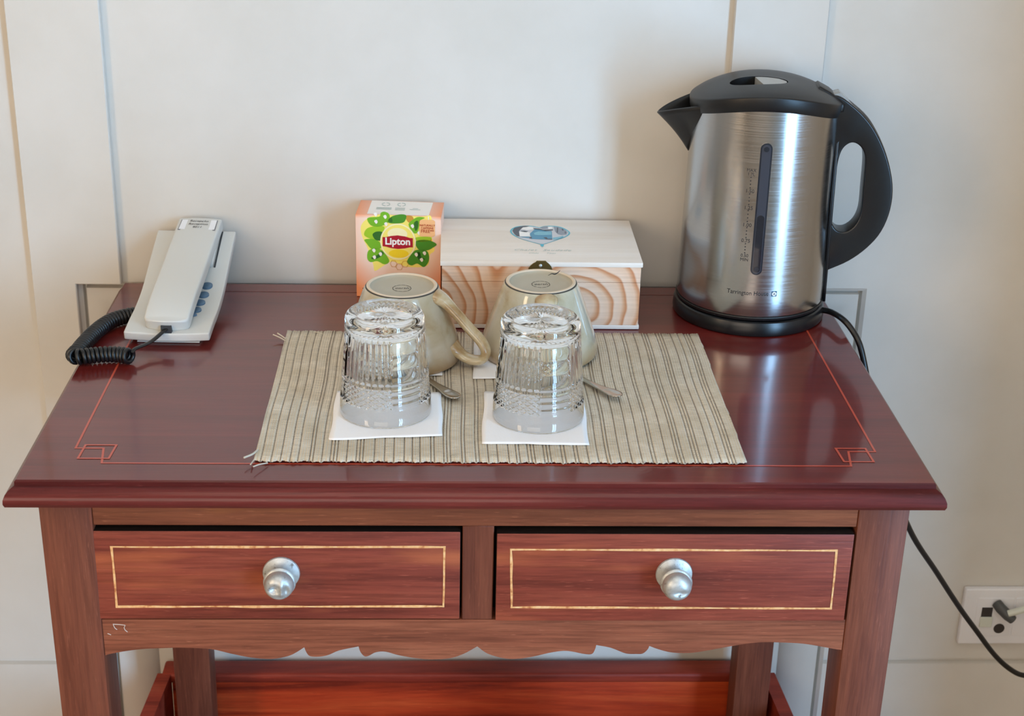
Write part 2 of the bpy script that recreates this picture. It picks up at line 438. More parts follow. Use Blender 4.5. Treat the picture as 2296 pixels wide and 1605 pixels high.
def flat(name, pts3, material, parent=None):
    """one flat printed polygon through 3D points (drawn as an n-gon, triangulated)."""
    bm = bmesh.new(); vs = [bm.verts.new(tuple(map(float, p))) for p in pts3]
    ed = [bm.edges.new((vs[i], vs[(i+1) % len(vs)])) for i in range(len(vs))]
    bmesh.ops.triangle_fill(bm, use_beauty=True, use_dissolve=False, edges=ed)
    return from_bm(name, bm, material, parent)
def text_data(body, size, bold=0.0, shear=0.0, space=1.0, align='CENTER', res=3, sx=1.0):
    cu = bpy.data.curves.new('t', 'FONT'); cu.body = body; cu.size = size; cu.offset = bold
    cu.shear = shear; cu.space_character = space; cu.align_x = align; cu.align_y = 'CENTER'; cu.resolution_u = res
    o = bpy.data.objects.new('t', cu); COL.objects.link(o)
    me = bpy.data.meshes.new_from_object(o)
    V = [(v.co.x*sx, v.co.y) for v in me.vertices]; F = [tuple(p.vertices) for p in me.polygons]
    bpy.data.objects.remove(o); bpy.data.curves.remove(cu); bpy.data.meshes.remove(me)
    return V, F
def text(name, body, size, fn, material, parent=None, **kw):
    V, F = text_data(body, size, **kw)
    return mk_raw(name, [fn(u, v) for u, v in V], F, material, parent)
def mk_raw(name, V, F, material, parent=None):
    me = bpy.data.meshes.new(name); me.from_pydata([tuple(map(float, v)) for v in V], [], F)
    return link(name, me, material, parent)

# ------------------------------------------------------------------ room
YW = 0.475          # face of the wall panels behind the table
XL, XR, XO, YF, ZC = -2.1, 1.0, 2.6, -2.4, 2.5
NX0, NX1, NZ = -0.4258, 0.4325, 0.7525      # niche behind the table
def wall_back():
    V, F = [], []
    prof = [(0.0, YW), (0.264, YW), (0.2655, YW+0.006), (0.2705, YW+0.006), (0.272, YW), (NZ, YW), (ZC, YW)]
    def strip(x0, x1, pr):
        b = len(V)
        for z, y in pr: V.append((x0, y, z)); V.append((x1, y, z))
        for i in range(len(pr)-1): F.append((b+2*i, b+2*i+1, b+2*i+3, b+2*i+2))
    strip(XL, NX0, prof); strip(NX1, XR, prof); strip(NX0, NX1, prof[-2:])
    pr = [(0, YW), (0.0040, YW+0.003), (0.0050, YW+0.010), (0.0070, YW+0.010), (0.008, YW+0.002), (0.018, YW+0.003), (0.024, YW+0.0045), (0.031, YW+0.007), (0.038, YW+0.0105), (0.044, YW+0.0145), (0.049, YW+0.019), (0.051, YW+0.022)]
    b = len(V)
    for d, y in pr:
        V += [(NX0+d, y, 0), (NX0+d, y, NZ-d), (NX1-d, y, NZ-d), (NX1-d, y, 0)]
    for i in range(len(pr)-1):
        for k in range(3): F.append((b+4*i+k, b+4*i+k+1, b+4*i+5+k, b+4*i+4+k))
    e = b+4*(len(pr)-1); F.append((e, e+1, e+2, e+3))
    structure(mk('wall_back', V, F, MT['wall'], None, True, 30))
wall_back()
structure(from_bm('trim_1', prism_bm([(-0.472, 0.0), (NX0, 0.0), (NX0, NZ), (-0.378, NZ), (-0.378, ZC), (-0.472, ZC)], [], YW-0.0095, YW, 'XZ', 0.001, 1), MT['wall']))
structure(box('trim_2', (0.2614, YW-0.0088, NZ+0.008), (0.3578, YW, ZC), MT['wall'], None, 0.001, 1))
structure(box('floor', (XL, YF, -0.05), (XO, YW+0.1, 0.0), MT['floor']))
structure(box('ceiling', (XL, YF, ZC), (XO, YW+0.1, ZC+0.05), MT['ceiling']))
structure(box('wall_left', (XL-0.1, YF, 0.0), (XL, YW+0.1, ZC), MT['wall_tan']))
structure(box('wall_shade_stub', (XR, -0.55, 0.0), (XR+0.08, YW+0.1, ZC), MT['wall']))  # unseen stub wall, length set to shade the right of the back wall
structure(box('wall_outer', (XO, YF, 0.0), (XO+0.1, YW+0.1, ZC), MT['wall_tan']))
structure(box('wall_alcove', (XR+0.08, YW, 0.0), (XO, YW+0.1, ZC), MT['wall_tan']))
WX0, WX1, WZ0, WZ1 = 1.70, 2.46, 0.05, 2.42
def wall_front():
    bm = bmesh.new()
    for lo, hi in (((XL, YF-0.05, 0), (WX0, YF, ZC)), ((WX1, YF-0.05, 0), (XO, YF, ZC)), ((WX0, YF-0.05, 0), (WX1, YF, WZ0)), ((WX0, YF-0.05, WZ1), (WX1, YF, ZC))):
        t = box_bm(lo, hi); me = bpy.data.meshes.new('x'); t.to_mesh(me); t.free(); bm.from_mesh(me); bpy.data.meshes.remove(me)
    structure(from_bm('wall_front', bm, MT['wall_tan']))
wall_front()
w1 = structure(box('window_1', (WX0, YF-0.04, WZ0), (WX0+0.04, YF-0.01, WZ1), MT['window']))
for lo, hi in (((WX1-0.04, YF-0.04, WZ0), (WX1, YF-0.01, WZ1)), ((WX0, YF-0.04, WZ0), (WX1, YF-0.01, WZ0+0.05)), ((WX0, YF-0.04, WZ1-0.05), (WX1, YF-0.01, WZ1)), ((2.05, YF-0.04, WZ0), (2.11, YF-0.01, WZ1)), ((WX0, YF-0.035, 0.92), (WX1, YF-0.015, 0.95)), ((WX0, YF-0.035, 1.55), (WX1, YF-0.015, 1.58))):
    box('window_bar', lo, hi, MT['window'], w1)

# ------------------------------------------------------------------ table
TH = 0.76
HW = 0.3705
DB = 0.4513
table = thing('console_table', 'dark mahogany console table with two drawers and scalloped apron, standing against the wall', 'table', (0, 0.22, 0))
def tw(V): return [(x, y-0.22, z) for x, y, z in V]      # world -> table local
def tbox(name, lo, hi, m, parent=table, bev=0.0, seg=2):
    return box(name, (lo[0], lo[1]-0.22, lo[2]), (hi[0], hi[1]-0.22, hi[2]), m, parent, bev, seg)
# top: flat field plus moulded edge running round front and sides
prof = [(0.0, TH), (0.0012, TH-0.0012), (0.0016, TH-0.0045), (0.0035, TH-0.0052), (0.0065, TH-0.0066), (0.0095, TH-0.0092), (0.0115, TH-0.0128), (0.0118, TH-0.0165), (0.0105, TH-0.0195), (0.007, TH-0.0205), (-0.02, TH-0.0205)]
V, F = [], []
for d, z in prof:
    V += [(-HW-d*0.75, DB, z), (-HW-d*0.75, 0.0-d, z), (HW+d*0.75, 0.0-d, z), (HW+d*0.75, DB, z)]
for i in range(len(prof)-1):
    for k in range(4): F.append((4*i+k, 4*i+(k+1) % 4, 4*i+4+(k+1) % 4, 4*i+4+k))
F.append((0, 1, 2, 3)); e = 4*(len(prof)-1); F.append((e+3, e+2, e+1, e))
top = mk('table_top', tw(V), F, MT['top'], table, True, 28)
top.data.materials.append(MT['edge'])
for p in top.data.polygons:
    if abs(p.normal.z) < 0.97 or p.center.z < TH-0.003: p.material_index = 1
# red painted line with interlaced corner boxes
def strip_line(name, pts, w, z, m, parent, closed=False):
    """flat mitred strip in XY through points at height z"""
    P = [np.array(p, float) for p in pts]; n = len(P); Vv, Ff = [], []
    for i in range(n):
        d0 = P[i]-P[i-1] if (i > 0 or closed) else P[1]-P[0]
        d1 = P[(i+1) % n]-P[i] if (i < n-1 or closed) else P[i]-P[i-1]
        d0 /= np.linalg.norm(d0); d1 /= np.linalg.norm(d1)
        n0 = np.array([-d0[1], d0[0]]); n1 = np.array([-d1[1], d1[0]]); mm = n0+n1; mm /= np.linalg.norm(mm)
        k = w/2/max(0.3, mm@n0)
        Vv += [(P[i][0]+mm[0]*k, P[i][1]+mm[1]*k, z), (P[i][0]-mm[0]*k, P[i][1]-mm[1]*k, z)]
    for i in range(n if closed else n-1):
        j = (i+1) % n; Ff.append((2*i, 2*i+1, 2*j+1, 2*j))
    return mk(name, tw(Vv), Ff, m, parent)
zl = TH+0.00025
xi, yf, yb = 0.3345, 0.0285, 0.4290
for s in (-1, 1):
    pts = [(s*xi, yb), (s*xi, 0.0555), (s*0.3115, 0.0555), (s*0.3075, yf), (0.0, yf)] if False else \
          [(s*xi, yb), (s*(xi+0.001), 0.0565), (s*0.3125, 0.0565), (s*0.3085, 0.0295), (0.0, 0.0295)]
    strip_line('painted_line', pts, 0.0019, zl, MT['inlay_red'], top)
    strip_line('painted_line', [(s*0.3295, 0.0375), (s*0.3285, 0.0625), (s*0.3030, 0.0625), (s*0.3045, 0.0375)], 0.0019, zl+0.0001, MT['inlay_red'], top, True)
strip_line('painted_line', [(-xi, yb), (xi, yb)], 0.0013, zl, MT['inlay_dark'], top)
# legs, slightly tapering
def leg(x0, x1, y0, y1, z1, taper):
    cx, cy = (x0+x1)/2, (y0+y1)/2
    bm = box_bm((x0, y0, 0), (x1, y1, z1), 0.0)
    for v in bm.verts:
        if v.co.z < 0.01: v.co.x = cx+(v.co.x-cx)*taper; v.co.y = cy+(v.co.y-cy)*taper
        v.co.y -= 0.22
    bmesh.ops.bevel(bm, geom=list(bm.edges), offset=0.0014, segments=2, profile=0.5, affect='EDGES')
    return from_bm('leg', bm, MT['leg'], table, True, 40)
YL = 0.008
zt = TH-0.0206
leg(-0.3575, -0.3150, YL, YL+0.045, zt, 0.86); leg(0.3135, 0.3562, YL, YL+0.045, zt, 0.86)
leg(-0.3400, -0.2965, 0.400, 0.440, zt, 0.90); leg(0.3095, 0.3530, 0.400, 0.440, zt, 0.90)
# rails
def pz(px, py): return PY(px, py, YL+0.002)
zr0 = pz(600, 1178)[2]
tbox('top_rail', (-0.3152, YL+0.0015, zr0), (0.3137, YL+0.024, zt), MT['rail'], bev=0.0008, seg=1)
xs0, xs1 = pz(1036, 1290)[0], pz(1106, 1290)[0]
zd0 = pz(600, 1389)[2]
tbox('drawer_divider', (xs0, YL+0.002, zd0), (xs1, YL+0.024, zr0), MT['leg'], bev=0.0008, seg=1)
# scalloped lower apron
sc = [(232,1469),(273,1461),(319,1455),(365,1453),(411,1452),(472,1455),(517,1465),(563,1474),(609,1477),(645,1471),(665,1462),(682,1451),(688,1464),(696,1471),(716,1472),(737,1468),(761,1458),(804,1449),(808,1461),(817,1471),(827,1470),(843,1462),(865,1461),(895,1469),(938,1476),(974,1478),(1011,1475),(1041,1465),(1070,1449),(1093,1465),(1127,1475),(1157,1477),(1194,1472),(1234,1463),(1264,1459),(1285,1461),(1310,1466),(1327,1466),(1334,1456),(1337,1446),(1365,1451),(1380,1456),(1404,1465),(1426,1466),(1441,1465),(1452,1456),(1456,1448),(1475,1455),(1502,1462),(1532,1464),(1563,1462),(1609,1454),(1654,1446),(1700,1440),(1746,1440),(1801,1443),(1850,1451),(1884,1457)]
low = [(pz(*q)[0], pz(*q)[2]) for q in sc]
cus = [0]+[i for i, q in enumerate(sc) if q in ((682,1451),(804,1449),(1070,1449),(1337,1446),(1456,1448))]+[len(sc)-1]
sm_ = []
for i, j in zip(cus[:-1], cus[1:]): sm_ += [tuple(p) for p in spline([np.array(p) for p in low[i:j+1]], 4)][:-1]
low = sm_+[low[-1]]
low[0] = (-0.3152, low[0][1]); low[-1] = (0.3137, low[-1][1])
out = [(0.3137, zd0), (-0.3152, zd0)] + low
bm = prism_bm(out, [], YL+0.002-0.22, YL+0.022-0.22, 'XZ')
apron = from_bm('scalloped_apron', bm, MT['apron'], table)
for pts in ([(635,913),(641,932),(650,946),(664,956)], [(640,916),(680,918),(722,923)], [(724,924),(715,942),(722,958),(740,973)], [(594,984),(620,994)]):
    pp_ = [PY(60+x*0.3049, 1120+y*0.3049, YL+0.0017) for x, y in pts]
    tube('scratch', [(p[0], p[1]-0.22, p[2]) for p in pp_], 0.00035, MT['scratch'], apron, 5)
for s, x in ((-1, -0.352), (1, 0.334)):
    tbox('side_apron', (x, YL+0.045, 0.60), (x+0.018, 0.400, zt), MT['leg'], bev=0.001, seg=1)
tbox('back_apron', (-0.297, 0.415, 0.60), (0.310, 0.433, zt), MT['leg'], bev=0.001, seg=1)
tbox('drawer_floor', (-0.312, YL+0.026, 0.602), (0.310, 0.41, 0.606), MT['dark_wood'])

# drawers
def drawer(px0, px1, py0, py1, proud, inl, knob, damaged, slit):
    yd = YL - proud
    a = PY(px0, py1, yd); b_ = PY(px1, py0, yd)
    x0, x1, z0, z1 = a[0], b_[0], zd0+0.0012, b_[2]
    bm = box_bm((x0, yd-0.22, z0), (x1, yd+0.019-0.22, z1), 0.0016, 2)
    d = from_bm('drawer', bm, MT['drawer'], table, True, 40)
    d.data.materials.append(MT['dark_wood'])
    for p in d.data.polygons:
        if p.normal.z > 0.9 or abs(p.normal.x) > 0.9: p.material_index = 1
    # tray body behind the front
    bw = box_bm((x0+0.006, yd+0.019-0.22, z0+0.004), (x1-0.006, yd+0.36-0.22, z1-0.006))
    from_bm('drawer_box', bw, MT['dark_wood'], d)
    # pale stringing, slightly uneven, as four strips
    ps = [PY(*q, yd-0.0002) for q in inl]
    rnd = random.Random(int(px0))
    for k in range(4):
        p, q = ps[k], ps[(k+1) % 4]; n = 12 if k % 2 == 0 else 4; e_ = (q-p)/np.linalg.norm(q-p)*0.0009; p = p-e_; q = q+e_; Vv, Ff = [], []
        dirv = (q-p)/np.linalg.norm(q-p); nor = np.array([-dirv[2], 0, dirv[0]])
        for i in range(n+1):
            c0 = p+(q-p)*i/n; w = 0.00098*(1+0.35*rnd.uniform(-1, 1)); j = 0.0002*rnd.uniform(-1, 1)
            for sgn in (-1, 1):
                vv = c0+nor*(sgn*w+j); Vv.append((vv[0], yd-0.0003-0.0001*(k % 2)-0.22, vv[2]))
        for i in range(n): Ff.append((2*i, 2*i+1, 2*i+3, 2*i+2))
        mk('inlay_strip', Vv, Ff, MT['inlay_pale'], d)
    kx, kz = knob
    off = (kx, yd-0.22, kz)
    lathe('knob_plate', [(0.0, 0.0), (0.0150, 0.0), (0.0155, 0.0006), (0.0150, 0.0018), (0.0120, 0.0030), (0.0075, 0.0046), (0.0, 0.0048)], MT['knob'], d, 48, 35, off, '-Y')
    kp = [(0.0, 0.004), (0.0062, 0.0045), (0.0052, 0.0075), (0.0052, 0.010), (0.0085, 0.0125), (0.0128, 0.0142), (0.0134, 0.0156), (0.0126, 0.0168), (0.0118, 0.0172), (0.0122, 0.0200), (0.0114, 0.0235), (0.0092, 0.0265), (0.0055, 0.0285), (0.0, 0.0292)]
    kp = kp[:8]+[tuple(p) for p in spline([np.array(q) for q in kp[8:]], 5)]
    V, F = lathe_data(kp, 96)
    V = np.array([(x, -z, y) for x, y, z in V])
    for i in range(len(V)):       # dents in the knob face
        x, y, z = V[i]
        if y < -0.020:
            if damaged:
                t = 0.0052*math.exp(-((x+0.003)**2/0.00002+(z+0.001)**2/0.000012)) - 0.0016*math.exp(-((x-0.0028)**2/0.000004+(z-0.001)**2/0.00005)) + 0.0034*math.exp(-((x-0.0062)**2/0.000008+(z+0.002)**2/0.00002)) + 0.0015*math.exp(-((x-0.001)**2/0.00004+(z+0.0075)**2/0.000004))
            else:
                t = 0.0030*math.exp(-((x-0.0022)**2/0.00003+(z+0.0028)**2/0.000006))
            V[i][1] = y+t
    V = V+np.array(off)
    bm = bmesh.new(); vs = [bm.verts.new(v) for v in V]
    for f in F: bm.faces.new([vs[i] for i in f])
    bmesh.ops.remove_doubles(bm, verts=bm.verts, dist=1e-6)
    from_bm('knob', bm, MT['knob'], d, True, 45)
    return d
kz1 = PY(630, 1300, YL-0.004); kz2 = PY(1512, 1302, YL-0.007)
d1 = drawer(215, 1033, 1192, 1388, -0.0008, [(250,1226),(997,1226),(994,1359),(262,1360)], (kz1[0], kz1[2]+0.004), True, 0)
d1['label'] = 'drawer with a crumpled silver knob'
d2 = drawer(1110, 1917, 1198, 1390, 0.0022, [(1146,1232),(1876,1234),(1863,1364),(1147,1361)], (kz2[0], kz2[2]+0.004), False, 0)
d2['label'] = 'slightly open drawer with a rounded silver knob'

# ------------------------------------------------------------------ low bench against the wall, under the table
bench = thing('low_bench', 'red-brown wooden bench with raised back board on the floor beneath the table', 'bench', (0, 0.40, 0))
def bb_(name, lo, hi, m, bev=0.0, seg=2): return box(name, (lo[0], lo[1]-0.40, lo[2]), (hi[0], hi[1]-0.40, hi[2]), m, bench, bev, seg)
bb_('back_board', (-0.355, 0.464, 0.16), (0.355, 0.482, 0.249), MT['bench'], 0.001)
bb_('top_rail', (-0.366, 0.458, 0.248), (0.366, 0.489, 0.261), MT['bench_rim'], 0.004, 3)
for s in (-1, 1):
    V = []
    for y, xo, z1 in ((0.462, 0.355, 0.260), (0.20, 0.374, 0.256)):
        V += [(s*xo, y-0.40, 0.12), (s*(xo+0.016), y-0.40, 0.12), (s*(xo+0.016), y-0.40, z1), (s*xo, y-0.40, z1)]
    F = [(0,1,2,3), (4,5,6,7)] + [(k, (k+1) % 4, 4+(k+1) % 4, 4+k) for k in range(4)]
    o = mk('arm_board', V, F, MT['bench_rim'], bench)
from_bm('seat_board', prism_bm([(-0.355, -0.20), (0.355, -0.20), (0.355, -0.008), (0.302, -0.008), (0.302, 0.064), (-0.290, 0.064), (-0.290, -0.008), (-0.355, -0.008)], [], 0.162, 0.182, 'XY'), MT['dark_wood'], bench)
for sx in (-0.362, 0.340):
    for sy in (0.21, 0.444): bb_('leg', (sx, sy, 0.0), (sx+0.022, sy+0.020, 0.162), MT['bench_rim'], 0.001)

# ------------------------------------------------------------------ placemat
MZ = 0.0016
PMX0, PMX1, PMY0, PMY1 = -0.1855, 0.2215, 0.0305, 0.3140
def placemat():
    nx, ny = 1020, 26
    rnd = random.Random(3)
    # pattern: broad reed bands separated by one to three dark threads
    gaps = []; x = 0.0050
    W = PMX1-PMX0
    while x < W-0.003:
        k = rnd.choice((1, 1, 2, 2, 1, 3))
        for j in range(k): gaps.append(x+j*0.0028)
        x += (k-1)*0.0028 + rnd.uniform(0.0062, 0.0098)
    V = []; G = []
    for j in range(ny+1):
        fy = j/ny
        for i in range(nx+1):
            u = W*i/nx
            d = min(abs(u-g) for g in gaps) if j == 0 else DD[i]
            if j == 0:
                if i == 0: DD.clear()
                DD.append(d)
            g = math.exp(-(d/0.00042)**2)
            h = MZ*(1-0.75*g)+0.00022*math.sin(u*2900)*(1-g)
            edge = 0.0009*math.sin(u*310+1)+0.0006*math.sin(u*1130)
            y = PMY0 + (PMY1-PMY0)*fy
            if j == 0: y += edge
            if j == ny: y += edge*0.7
            wob = 0.0006*math.sin(y*40+u*9)
            V.append((PMX0+u+wob*(0 if i in (0, nx) else 1), y, TH+0.0010+h+0.0003*math.sin(u*21)*math.sin(y*30)**2))
            G.append(g)
    F = []
    for j in range(ny):
        for i in range(nx): a = j*(nx+1)+i; F.append((a, a+1, a+nx+2, a+nx+1))
    cx, cy = (PMX0+PMX1)/2, (PMY0+PMY1)/2
    V = [(x-cx, y-cy, z-TH) for x, y, z in V]
    root = thing('placemat', 'beige striped woven grass placemat with frayed corner lying on the table', 'placemat', (cx, cy, TH))
    me = bpy.data.meshes.new('weave'); me.from_pydata(V, [], F)
    at = me.attributes.new('gap', 'FLOAT', 'POINT'); at.data.foreach_set('value', G)
    o = link('weave', me, MT['mat'], root, True)
    sm = o.modifiers.new('thickness', 'SOLIDIFY'); sm.thickness = 0.0009; sm.offset = -1
    def loc(px, py, z): p = PZ(px, py, TH+z); return (p[0]-cx, p[1]-cy, z)
    for pts, r in (([loc(640,764,.003), loc(628,757,.004), loc(612,750,.006)], .0006), ([loc(641,760,.003), loc(630,752,.005), loc(622,747,.006)], .0007),
                   ([loc(578,1008,.003), loc(566,1018,.006), loc(547,1026,.007)], .0008), ([loc(600,1038,.002), loc(582,1041,.004), loc(568,1046,.005)], .0006), ([loc(570,1030,.002), loc(565,1037,.003), loc(562,1041,.004)], .0006), ([loc(700,744,.002), loc(712,745,.003), loc(724,749,.002)], .0004)):
        tube('frayed_strand', spline(pts, 4), r, MT['strand'], root, 6)
DD = []
placemat()
TOPM = TH+0.0030

# ------------------------------------------------------------------ napkins
def napkin(name, label, corners, z, seed, group='paper napkins on the placemat'):
    rnd = random.Random(seed)
    P = [np.array(c[:2]) for c in corners]      # back-left, back-right, front-right, front-left
    cen = sum(P)/4
    root = thing(name, label, 'napkin', (cen[0], cen[1], z), 0, group)
    for layer in range(2):
        n = 22; V = []; sh = np.array([rnd.uniform(-.0012, .0012), rnd.uniform(-.0014, .0002)])*layer
        for j in range(n+1):
            for i in range(n+1):
                u, v = i/n, j/n
                p = (P[0]*(1-u)+P[1]*u)*(1-v)+(P[3]*(1-u)+P[2]*u)*v - cen + sh
                e = 0.0006*math.sin(u*11+seed+layer*2) if j in (0, n) else 0.0
                e2 = 0.0005*math.sin(v*9+seed*2+layer) if i in (0, n) else 0.0
                h = 0.0004+0.0005*layer + 0.0004*math.sin(u*5+seed)*math.sin(v*4+seed) * (1 if max(abs(u-.5), abs(v-.5)) > .4 else .3)
                V.append((p[0]+e2, p[1]+e, h+0.0004))
        F = [(j*(n+1)+i, j*(n+1)+i+1, (j+1)*(n+1)+i+1, (j+1)*(n+1)+i) for j in range(n) for i in range(n)]
        o = mk('napkin_layer', V, F, MT['napkin'], root, True)
        sm = o.modifiers.new('thickness', 'SOLIDIFY'); sm.thickness = 0.0003; sm.offset = -1
napkin('paper_napkin', 'white folded paper napkin under the glass that stands by the mug with sideways handle', [PZ(*q, TOPM) for q in ((755,880),(988,881),(991,979),(738,987))], TOPM, 1)
napkin('paper_napkin', 'white folded paper napkin under the glass that stands by the mug with front-facing handle', [PZ(*q, TOPM) for q in ((1089,880),(1308,887),(1321,999),(1082,995))], TOPM, 2)
napkin('paper_napkin', 'white folded paper napkin under the mug that stands by the tea carton', [(-0.124, 0.295), (-0.033, 0.296), (-0.0325, 0.203), (-0.124, 0.199)], TOPM, 3)
napkin('paper_napkin', 'white folded paper napkin under the mug that stands by the wooden box', [(-0.001, 0.292), (0.092, 0.293), (0.092, 0.200), (-0.0035, 0.1975)], TOPM, 4)

# ------------------------------------------------------------------ teaspoons
def spoon(label, tip, back, L_, seed, tilt):
    tip = np.array(tip); back = np.array(back)
    d = (back-tip); d[2] = 0; d /= np.linalg.norm(d)
    ang = math.atan2(d[1], d[0])
    root = thing('teaspoon', label, 'spoon', (tip[0], tip[1], TOPM), ang)
    # stations along x (0 = handle end): half width, height, dish depth
    st = [(0.0, .0008, .0042+tilt, 0), (0.0015, .0036, .0042+tilt, .0003), (0.005, .0058, .0041+tilt, .0006), (0.010, .0066, .0038+tilt, .0008), (0.017, .0060, .0034+tilt*.8, .0006), (0.026, .0046, .0028+tilt*.6, .0003), (0.040, .0034, .0022+tilt*.3, .0), (0.060, .0026, .0022, 0), (0.075, .0024, .0026, 0), (0.084, .0030, .0024, .0002), (0.090, .0072, .0024, .0018), (0.098, .0112, .0026, .0030), (0.108, .0128, .0030, .0034), (0.116, .0116, .0034, .0030), (0.122, .0078, .0040, .0016), (0.125, .0010, .0042, 0)]
    pts = spline([np.array(s) for s in st], 4)
    V, F = [], []; nc = 9
    for s in pts:
        x, w, z, dd = s; w = max(w, .0004)
        for k in range(nc):
            t = -1+2*k/(nc-1); V.append((x*L_/0.125, w*t, z-dd*(1-t*t)+0.0004*(1-t*t)*(1 if dd < .0005 else 0)))
    for i in range(len(pts)-1):
        for k in range(nc-1): a = i*nc+k; F.append((a, a+1, a+nc+1, a+nc))
    o = mk('spoon_body', V, F, MT['spoon'], root, True)
    sm = o.modifiers.new('thickness', 'SOLIDIFY'); sm.thickness = 0.0011; sm.offset = 0
spoon('stainless teaspoon with its broad handle end sticking out from under the sideways-handled mug', PZ(1027, 893, TOPM+.004), PZ(965, 850, TOPM+.004), 0.125, 1, 0.0)
spoon('stainless teaspoon with narrow dark handle end pointing out from under the front-facing-handled mug', PZ(1391, 889, TOPM+.006), PZ(1305, 845, TOPM+.004), 0.125, 2, 0.002)

# ------------------------------------------------------------------ mugs
def mug(label, loc, rotz):
    root = thing('mug', label, 'mug', loc, rotz, 'upturned mugs')
    K_ = 0.945
    outer = [(0.0525, 0.0012), (0.0540, 0.0002), (0.0552, 0.0012), (0.0560, 0.0060), (0.0553, 0.0120), (0.0530, 0.0200), (0.0488, 0.0330), (0.0439, 0.0480), (0.0394, 0.0610), (0.0366, 0.0690), (0.0348, 0.0730), (0.0335, 0.0746)]
    prof = [(0.0525, 0.0012)] + outer[1:]
    inner = [(0.0, 0.0665), (0.025, 0.0665), (0.0345, 0.0640), (0.0400, 0.0560), (0.0455, 0.0420), (0.0500, 0.0280), (0.0522, 0.0140), (0.0522, 0.0060), (0.0525, 0.0012)]
    sp = spline([np.array(p) for p in inner], 3)[:-1] + spline([np.array(p) for p in prof], 3)
    sp = [(p[0], p[1]*K_) for p in sp]
    lathe('mug_body', [tuple(p) for p in sp], MT['glaze'], root, 96, 60)
    lathe('foot_ring', [(r, z*K_) for r, z in [(0.0338, 0.0738), (0.0328, 0.0742), (0.0331, 0.0752), (0.0324, 0.0757), (0.0304, 0.0757), (0.0298, 0.0750), (0.0296, 0.0738)]], MT['bisque'], root, 96, 50)
    lathe('foot_base', [(r, z*K_) for r, z in [(0.0298, 0.0748), (0.0292, 0.0730), (0.0262, 0.0718), (0.0, 0.0714)]], MT['foot_glaze'], root, 96, 50)
    lathe('foot_line', [(r, z*K_) for r, z in [(0.0342, 0.0739), (0.0338, 0.0746), (0.0331, 0.0748)]], MT['stamp'], root, 96, 60)
    # stamp
    V, F = [], []
    for k in range(72):
        if k % 6 == 5: continue
        b0 = len(V)
        for a in (k, k+1):
            t = 2*math.pi*a/72
            for r in (0.0088, 0.0082): V.append((0.0+r*math.cos(t), r*math.sin(t), 0.0718*K_))
        F.append((b0, b0+1, b0+3, b0+2))
    c_, s_ = math.cos(-rotz), math.sin(-rotz)
    mk('stamp_ring', V, F, MT['stamp'], root)
    text('stamp_word', 'earth', 0.0062, lambda u, v: (u*c_-v*s_, u*s_+v*c_, 0.0719*K_), MT['stamp'], root, shear=0.25)
    # handle
    pts = [(0.0330, 0, 0.0640), (0.0420, 0, 0.0610), (0.0540, 0, 0.0505), (0.0670, 0, 0.0375), (0.0785, 0, 0.0265), (0.0836, 0, 0.0170), (0.0810, 0, 0.0088), (0.0730, 0, 0.0060), (0.0640, 0, 0.0075), (0.0560, 0, 0.0125), (0.0500, 0, 0.0175)]
    path = spline(pts, 5); n = len(path)
    ru, rv = [], []
    for i in range(n):
        t = i/(n-1)
        a = 1+0.65*math.exp(-(t/0.10)**2)+0.5*math.exp(-((1-t)/0.10)**2)
        ru.append(0.0070*a); rv.append(0.0046*a)
    tube('handle', path, 0.005, MT['handle_glaze'], root, 16, ru=ru, rv=rv)
    return root
MUGZ = TOPM+0.0018
mug('upturned beige glazed mug by the tea carton, its handle sticking out sideways', (-0.0705, 0.2485, MUGZ), math.radians(-20))
mg2 = mug('upturned beige glazed mug before the wooden box, its handle facing the front glass', (0.0600, 0.2625, MUGZ), math.radians(-84))
HZ = 0.0757*0.945
hair = [PZ(1229, 617.5, MUGZ+HZ+0.0008), PZ(1237, 613.5, MUGZ+HZ+0.0013), PZ(1244, 614.5, MUGZ+HZ+0.0003), PZ(1251, 611, MUGZ+HZ+0.0013), PZ(1256, 606, MUGZ+HZ+0.0033)]
tb = tube('thread_scrap', spline(hair, 5), [0.0002+0.0004*math.sin(math.pi*i/20)**2 for i in range(21)], MT['ink'], None, 6)
tag(tb, 'tiny dark thread scrap lying on the bottom of the mug before the wooden box', 'thread')

